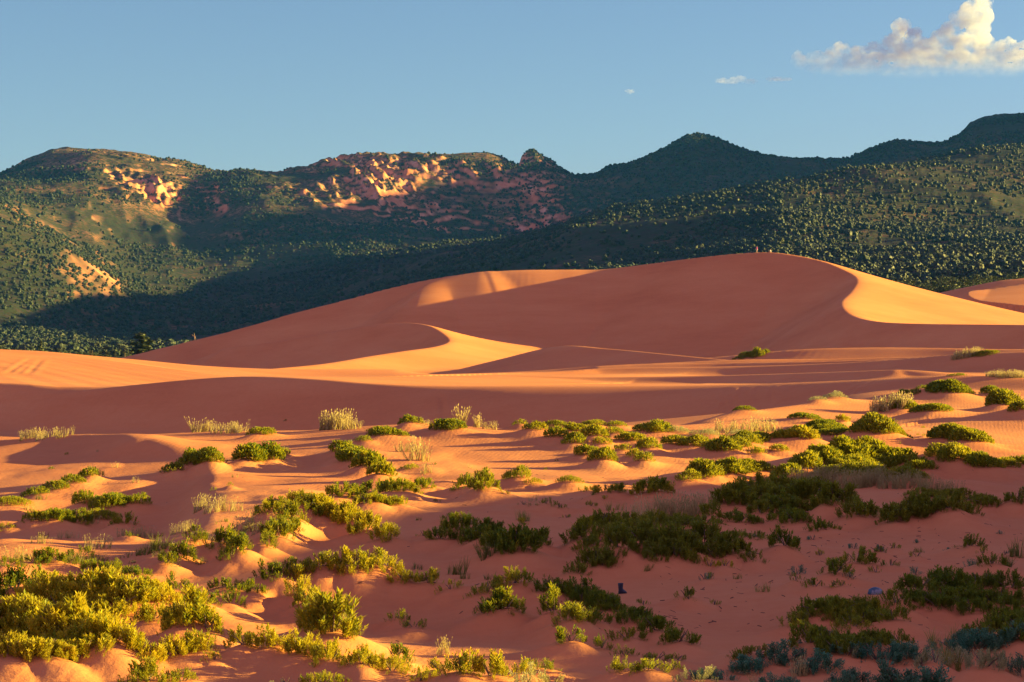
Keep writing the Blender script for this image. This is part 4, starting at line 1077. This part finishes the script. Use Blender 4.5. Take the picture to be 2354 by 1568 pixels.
L_.new(gi.outputs[0], m2p.inputs['Mesh'])
L_.new(m2p.outputs[0], iop.inputs['Points']); L_.new(sm_.outputs[0], iop.inputs['Instance'])
L_.new(na.outputs[0], iop.inputs['Scale']); L_.new(rv.outputs[0], iop.inputs['Rotation'])
L_.new(iop.outputs[0], go.inputs[0])
mod = forest.modifiers.new('forest', 'NODES'); mod.node_group = ng
me.materials.append(FM)

# ------------------------------------------------------------------ people on the crest, litter on the sand
def skin_body(name, joints, bones, mat, parent, level=2):
    me = bpy.data.meshes.new(name)
    me.from_pydata([j[:3] for j in joints], bones, [])
    o = bpy.data.objects.new(name, me); COL.objects.link(o); o.parent = parent
    sk = o.modifiers.new('skin', 'SKIN'); sk.use_smooth_shade = True
    for v, j in zip(me.skin_vertices[0].data, joints):
        r = j[3]; v.radius = r if isinstance(r, tuple) else (r, r)
    me.skin_vertices[0].data[0].use_root = True
    ss_ = o.modifiers.new('sub', 'SUBSURF'); ss_.levels = ss_.render_levels = level
    me.materials.append(mat)
    return o
SKIN = plain_material('skin', (0.48, 0.28, 0.20), 0.6)
def person(label, loc, rot, shirt, shorts, hair, pose):
    e = bpy.data.objects.new('person', None); COL.objects.link(e)
    e.location = loc; e.rotation_euler = (0, 0, rot)
    if pose == 'stand':
        J = [(0, 0, .95, (.15, .11)), (0, 0, 1.18, (.13, .10)), (0, 0, 1.40, (.17, .10)), (0, 0, 1.50, .055), (0, .01, 1.58, .085), (0, .015, 1.68, .095), (0, .01, 1.76, .055),
             (.10, 0, .90, .085), (.11, .02, .50, .058), (.12, 0, .09, .04), (.12, .14, .04, .035), (-.10, 0, .90, .085), (-.11, .05, .50, .058), (-.12, .02, .09, .04), (-.12, .16, .04, .035),
             (.19, 0, 1.40, .052), (.26, -.02, 1.13, .040), (.25, .10, .90, .030), (.25, .13, .82, .032), (-.19, 0, 1.40, .052), (-.28, 0, 1.14, .040), (-.20, .14, 1.00, .030), (-.16, .18, .97, .032)]
        Bn = [(0, 1), (1, 2), (2, 3), (3, 4), (4, 5), (5, 6), (0, 7), (7, 8), (8, 9), (9, 10), (0, 11), (11, 12), (12, 13), (13, 14), (2, 15), (15, 16), (16, 17), (17, 18), (2, 19), (19, 20), (20, 21), (21, 22)]
        skin_body('body', J, Bn, SKIN, e)
        skin_body('shirt', [(0, 0, .92, (.175, .135)), (0, 0, 1.18, (.155, .125)), (0, 0, 1.41, (.19, .125)), (.20, 0, 1.40, .072), (.25, -.01, 1.22, .066), (-.20, 0, 1.40, .072), (-.26, 0, 1.22, .066)],
                  [(0, 1), (1, 2), (2, 3), (3, 4), (2, 5), (5, 6)], shirt, e)
        skin_body('shorts', [(0, 0, .96, (.17, .13)), (.10, 0, .88, .11), (.11, .02, .58, .09), (-.10, 0, .88, .11), (-.11, .04, .58, .09)], [(0, 1), (1, 2), (0, 3), (3, 4)], shorts, e)
        skin_body('hair', [(0, -.02, 1.70, .10), (0, -.07, 1.58, .07), (0, -.09, 1.46, .04)], [(0, 1), (1, 2)], hair, e)
    else:
        J = [(0, 0, .16, (.16, .13)), (0, .02, .40, (.13, .10)), (0, .06, .62, (.17, .10)), (0, .08, .71, .055), (0, .10, .79, .085), (0, .11, .89, .095), (0, .10, .97, .055),
             (.10, .08, .15, .085), (.13, .42, .46, .058), (.13, .58, .08, .04), (.13, .72, .04, .035), (-.10, .08, .15, .085), (-.13, .42, .44, .058), (-.13, .60, .08, .04), (-.13, .74, .04, .035),
             (.19, .06, .62, .052), (.27, .18, .42, .040), (.17, .38, .44, .030), (.13, .43, .48, .032), (-.19, .06, .62, .052), (-.27, .18, .42, .040), (-.17, .38, .44, .030), (-.13, .43, .48, .032)]
        Bn = [(0, 1), (1, 2), (2, 3), (3, 4), (4, 5), (5, 6), (0, 7), (7, 8), (8, 9), (9, 10), (0, 11), (11, 12), (12, 13), (13, 14), (2, 15), (15, 16), (16, 17), (17, 18), (2, 19), (19, 20), (20, 21), (21, 22)]
        skin_body('body', J, Bn, SKIN, e)
        skin_body('shirt', [(0, 0, .17, (.18, .15)), (0, .02, .40, (.155, .125)), (0, .06, .63, (.19, .125)), (.20, .07, .62, .072), (.25, .14, .50, .062), (-.20, .07, .62, .072), (-.25, .14, .50, .062)],
                  [(0, 1), (1, 2), (2, 3), (3, 4), (2, 5), (5, 6)], shirt, e)
        skin_body('trousers', [(0, 0, .15, (.17, .14)), (.10, .08, .15, .11), (.13, .42, .46, .08), (.13, .57, .14, .07), (-.10, .08, .15, .11), (-.13, .42, .44, .08), (-.13, .59, .14, .07)], [(0, 1), (1, 2), (2, 3), (0, 4), (4, 5), (5, 6)], shorts, e)
        skin_body('hair', [(0, .08, .92, .10), (0, .04, .84, .07)], [(0, 1)], hair, e)
    return tag(e, label, 'person', 'people on the great dune crest')
def crest_point(u, d0, d1):
    j = int(np.searchsorted(UU, u)); i0, i1 = np.searchsorted(Dg[:, j], [d0, d1])
    i = i0 + int(np.argmin(Vg[i0:i1, j]))
    return (Xg[i, j], Yg[i, j], Z[i, j])
HAIRM = plain_material('dark_hair', (0.03, 0.02, 0.015), 0.6)
person('standing person in a bright pink top on the crest of the great dune', crest_point(1740, 640, 690), 2.6, plain_material('pink_cloth', (0.90, 0.03, 0.36), 0.8), plain_material('pale_cloth', (0.60, 0.38, 0.36), 0.8), HAIRM, 'stand')
person('person in a white top sitting low on the crest of the great dune', crest_point(1771, 640, 690), 1.2, plain_material('white_cloth', (0.80, 0.79, 0.76), 0.8), plain_material('tan_cloth', (0.35, 0.20, 0.13), 0.8), HAIRM, 'sit')

def loft(name, rings, mat, parent, n=20, cap=True):
    """rings: (cx, cy, z, rx, ry)"""
    V, Fc = [], []
    for cx, cy, z, rx, ry in rings:
        for k in range(n):
            a = 2 * math.pi * k / n
            V.append((cx + rx * math.cos(a), cy + ry * math.sin(a), z))
    for i in range(len(rings) - 1):
        for k in range(n):
            Fc.append((i * n + k, i * n + (k + 1) % n, (i + 1) * n + (k + 1) % n, (i + 1) * n + k))
    me = bpy.data.meshes.new(name)
    me.from_pydata(V, [], Fc + ([tuple(range(n))[::-1], tuple(range((len(rings) - 1) * n, len(rings) * n))] if cap else []))
    for p_ in me.polygons: p_.use_smooth = len(p_.vertices) == 4
    me.materials.append(mat)
    o = bpy.data.objects.new(name, me); COL.objects.link(o); o.parent = parent
    return o
d_ = ground(1428, 1367)
bx = (1428 - U0) / F * d_
e = bpy.data.objects.new('boot', None); COL.objects.link(e)
e.location = (bx, d_, float(gz(bx, d_))); e.scale = (0.9, 0.9, 0.9)
DBLUE = plain_material('dark_blue_rubber', (0.006, 0.011, 0.036), 0.5, 20, (0.012, 0.016, 0.03))
DBLK = plain_material('black_rubber', (0.012, 0.012, 0.012), 0.7)
loft('shaft', [(0.035, 0, 0.015, 0.105, 0.047), (0.028, 0, 0.05, 0.098, 0.050), (0.008, 0, 0.085, 0.072, 0.050), (-0.012, 0, 0.12, 0.056, 0.052), (-0.015, 0, 0.17, 0.058, 0.055), (-0.015, 0, 0.235, 0.064, 0.060), (-0.012, 0.004, 0.25, 0.066, 0.061), (-0.012, 0.004, 0.25, 0.058, 0.053), (-0.012, 0, 0.19, 0.050, 0.048)], DBLUE, e)
loft('sole', [(0.036, 0, -0.02, 0.108, 0.050), (0.036, 0, 0.0, 0.114, 0.054), (0.036, 0, 0.014, 0.114, 0.054), (0.036, 0, 0.020, 0.104, 0.046)], DBLK, e)
tag(e, 'dark blue boot shaped piece of litter standing on shaded sand', 'boot')
d_ = ground(2012, 1368); bx = (2012 - U0) / F * d_
bm = bmesh.new(); bmesh.ops.create_icosphere(bm, subdivisions=4, radius=1.0)
for v in bm.verts:
    q = np.array(v.co); nn = float(ridged(np.array([q[0] * 1.3 + q[2]]), np.array([q[1] * 1.3 - q[2] * 0.7]), 61, 3)[0])
    v.co = Vector(((q[0] * 0.155) * (1 + 0.10 * nn), q[1] * 0.11 * (1 + 0.10 * nn), max(q[2], -0.25) * 0.11 * (1 + 0.16 * nn)))
me = bpy.data.meshes.new('crumpled_bag'); bm.to_mesh(me); bm.free()
for p_ in me.polygons: p_.use_smooth = True
m_, n_, l_, b_ = mat_new('blue_white_plastic')
t_ = noise_node(n_, l_, 5, 2, 0.5, n_.new('ShaderNodeTexCoord').outputs['Object'])
r_ = ramp(n_, l_, t_.outputs[0], [(0.50, (0.03, 0.075, 0.13)), (0.56, (0.20, 0.22, 0.25))])
l_.new(r_.outputs[0], b_.inputs['Base Color']); b_.inputs['Roughness'].default_value = 0.35
me.materials.append(m_)
o = bpy.data.objects.new('crumpled_bag', me); COL.objects.link(o); o.location = (bx, d_, float(gz(bx, d_)) + 0.03)
tag(o, 'crumpled blue and white plastic bag lying beside a dark bush', 'plastic bag')

# twigs and dead leaves strewn over the shaded sand, uncounted
V, Fc = [], []
for _ in range(520):
    d_ = rng.uniform(40, 92); u_ = rng.uniform(-100, 2450)
    if rng.random() < 0.55: u_ = rng.uniform(1500, 2400); d_ = rng.uniform(42, 66)
    x, y = (u_ - U0) / F * d_, d_
    a = rng.uniform(0, math.pi); l_h = rng.uniform(0.015, 0.075); w_h = rng.uniform(0.003, 0.008)
    dx, dy = math.cos(a) * l_h, math.sin(a) * l_h
    nx, ny = -math.sin(a) * w_h, math.cos(a) * w_h
    b0 = len(V); g0, g1 = float(gz(x - dx, y - dy)) + 0.004, float(gz(x + dx, y + dy)) + 0.004 + rng.uniform(0, 0.03)
    V += [(x - dx - nx, y - dy - ny, g0), (x - dx + nx, y - dy + ny, g0), (x + dx + nx, y + dy + ny, g1), (x + dx - nx, y + dy - ny, g1), (x - dx, y - dy, g0 + 2 * w_h), (x + dx, y + dy, g1 + 2 * w_h)]
    Fc += [(b0, b0 + 3, b0 + 5, b0 + 4), (b0 + 1, b0 + 4, b0 + 5, b0 + 2)]
me = bpy.data.meshes.new('twig_litter'); fill(me, np.array(V), np.array(Fc)); me.materials.append(plain_material('dark_twig', (0.07, 0.03, 0.018), 0.9))
o = bpy.data.objects.new('twig_litter', me); COL.objects.link(o); tag(o, kind='stuff')

# ------------------------------------------------------------------ cumulus cloud, far beyond the mountains
def cloud(name, label, puffs, D_, dens, floor_=None, vox=2.0, lump=1.0):
    """puffs: (u, v, ru, rv) as sighted; one lumpy closed body filled with mist"""
    bm = bmesh.new()
    for (u, v, ru, rv) in puffs:
        c = world(u, v, D_); a_, b_ = ru / F * D_, rv / F * D_
        bmesh.ops.create_icosphere(bm, subdivisions=3, radius=1.0, matrix=Matrix.Translation((c[0], c[1] + rng.uniform(-0.4, 0.4) * b_, c[2])) @ Matrix.Diagonal((a_, max(a_ * 0.8, b_), b_, 1)))
    me = bpy.data.meshes.new(name); bm.to_mesh(me); bm.free()
    o = bpy.data.objects.new(name, me); COL.objects.link(o)
    k = D_ / F
    rm = o.modifiers.new('join', 'REMESH'); rm.mode = 'VOXEL'; rm.voxel_size = vox * k
    for sc, am in ((34, 20), (15, 11), (6, 4)):
        tx_ = bpy.data.textures.new('billow', 'CLOUDS'); tx_.noise_scale = sc * k * lump; tx_.noise_depth = 2
        dm_ = o.modifiers.new('billow', 'DISPLACE'); dm_.texture = tx_; dm_.texture_coords = 'GLOBAL'; dm_.strength = am * k * lump; dm_.mid_level = 0.5
    m = bpy.data.materials.new('cloud_mist'); m.use_nodes = True
    n, l = m.node_tree.nodes, m.node_tree.links
    n.remove(n['Principled BSDF'])
    pv = n.new('ShaderNodeVolumePrincipled')
    pv.inputs['Color'].default_value = (0.74, 0.77, 0.88, 1); pv.inputs['Anisotropy'].default_value = 0.1
    g_ = n.new('ShaderNodeNewGeometry')
    nz_ = noise_node(n, l, 1 / (26 * k * lump), 5, 0.6, g_.outputs['Position'])
    m1 = n.new('ShaderNodeMapRange'); m1.inputs[1].default_value = 0.40; m1.inputs[2].default_value = 0.62; m1.inputs[3].default_value = 0.02 * dens / k; m1.inputs[4].default_value = dens / k
    l.new(nz_.outputs[0], m1.inputs[0])
    dsrc = m1.outputs[0]
    if floor_:
        sp2 = n.new('ShaderNodeSeparateXYZ'); l.new(g_.outputs['Position'], sp2.inputs[0])
        mr = n.new('ShaderNodeMapRange'); mr.interpolation_type = 'SMOOTHSTEP'
        mr.inputs[1].default_value = CAM_Z - (floor_[0] - V0) / F * D_; mr.inputs[2].default_value = CAM_Z - (floor_[1] - V0) / F * D_
        mr.inputs[3].default_value = 0.0; mr.inputs[4].default_value = 1.0
        l.new(sp2.outputs[2], mr.inputs[0])
        mu_ = n.new('ShaderNodeMath'); mu_.operation = 'MULTIPLY'; l.new(mr.outputs[0], mu_.inputs[0]); l.new(dsrc, mu_.inputs[1]); dsrc = mu_.outputs[0]
    l.new(dsrc, pv.inputs['Density'])
    l.new(pv.outputs[0], n['Material Output'].inputs['Volume'])
    me.materials.append(m)
    return tag(o, label, 'cloud', 'clouds in the upper right')
cloud('cumulus_cloud', 'broad towering cumulus cloud tinted pink and cream at upper right',
      [(1832, 128, 16, 14), (1870, 130, 20, 16), (1850, 140, 34, 16), (1930, 122, 34, 22), (1975, 122, 32, 20), (1910, 142, 50, 22), (2015, 112, 24, 20), (2045, 98, 26, 24), (2073, 72, 22, 30), (2082, 62, 14, 22), (2098, 92, 24, 26),
       (2068, 112, 40, 26), (2010, 140, 80, 26), (2140, 102, 40, 20), (2160, 84, 26, 18), (2185, 70, 26, 24), (2205, 52, 26, 28), (2232, 28, 28, 30), (2256, 6, 26, 30), (2262, 36, 24, 28), (2248, 66, 32, 32), (2255, 94, 30, 28),
       (2215, 104, 44, 30), (2120, 135, 100, 28), (2230, 136, 90, 30), (2290, 112, 34, 18), (2318, 102, 22, 16), (2350, 116, 40, 18), (2400, 108, 40, 22), (2340, 142, 90, 24), (2440, 130, 50, 30),
       (1960, 160, 110, 18), (2120, 168, 140, 20), (2290, 168, 120, 20)], 14000, 0.06, (174, 62))
cloud('cloud_puff', 'tiny lone white cloud puff left of the big cloud', [(1443, 208, 8, 5), (1453, 209, 7, 4), (1448, 211, 8, 4)], 14000, 0.03, None, 0.8, 0.35)
cloud('cloud_wisp', 'faint flat cloud wisp under the left end of the big cloud', [(1665, 186, 22, 6), (1690, 184, 18, 9), (1706, 182, 14, 9), (1725, 187, 18, 6), (1790, 182, 30, 5)], 14000, 0.02, None, 1.0, 0.4)
# ------------------------------------------------------------------ air
bm = bmesh.new(); bmesh.ops.create_cube(bm, size=1.0)
me = bpy.data.meshes.new('haze'); bm.to_mesh(me); bm.free()
o = bpy.data.objects.new('haze', me); COL.objects.link(o)
o.scale = (23000, 23000, 960); o.location = (0, 0, 480 - 25)
m = bpy.data.materials.new('air'); m.use_nodes = True
n, l = m.node_tree.nodes, m.node_tree.links
n.remove(n['Principled BSDF'])
pv = n.new('ShaderNodeVolumePrincipled')
pv.inputs['Color'].default_value = (0.04, 0.30, 1.0, 1); pv.inputs['Density'].default_value = 1.5e-5; pv.inputs['Anisotropy'].default_value = 0.0
l.new(pv.outputs[0], n['Material Output'].inputs['Volume'])
me.materials.append(m)
tag(o, kind='stuff')
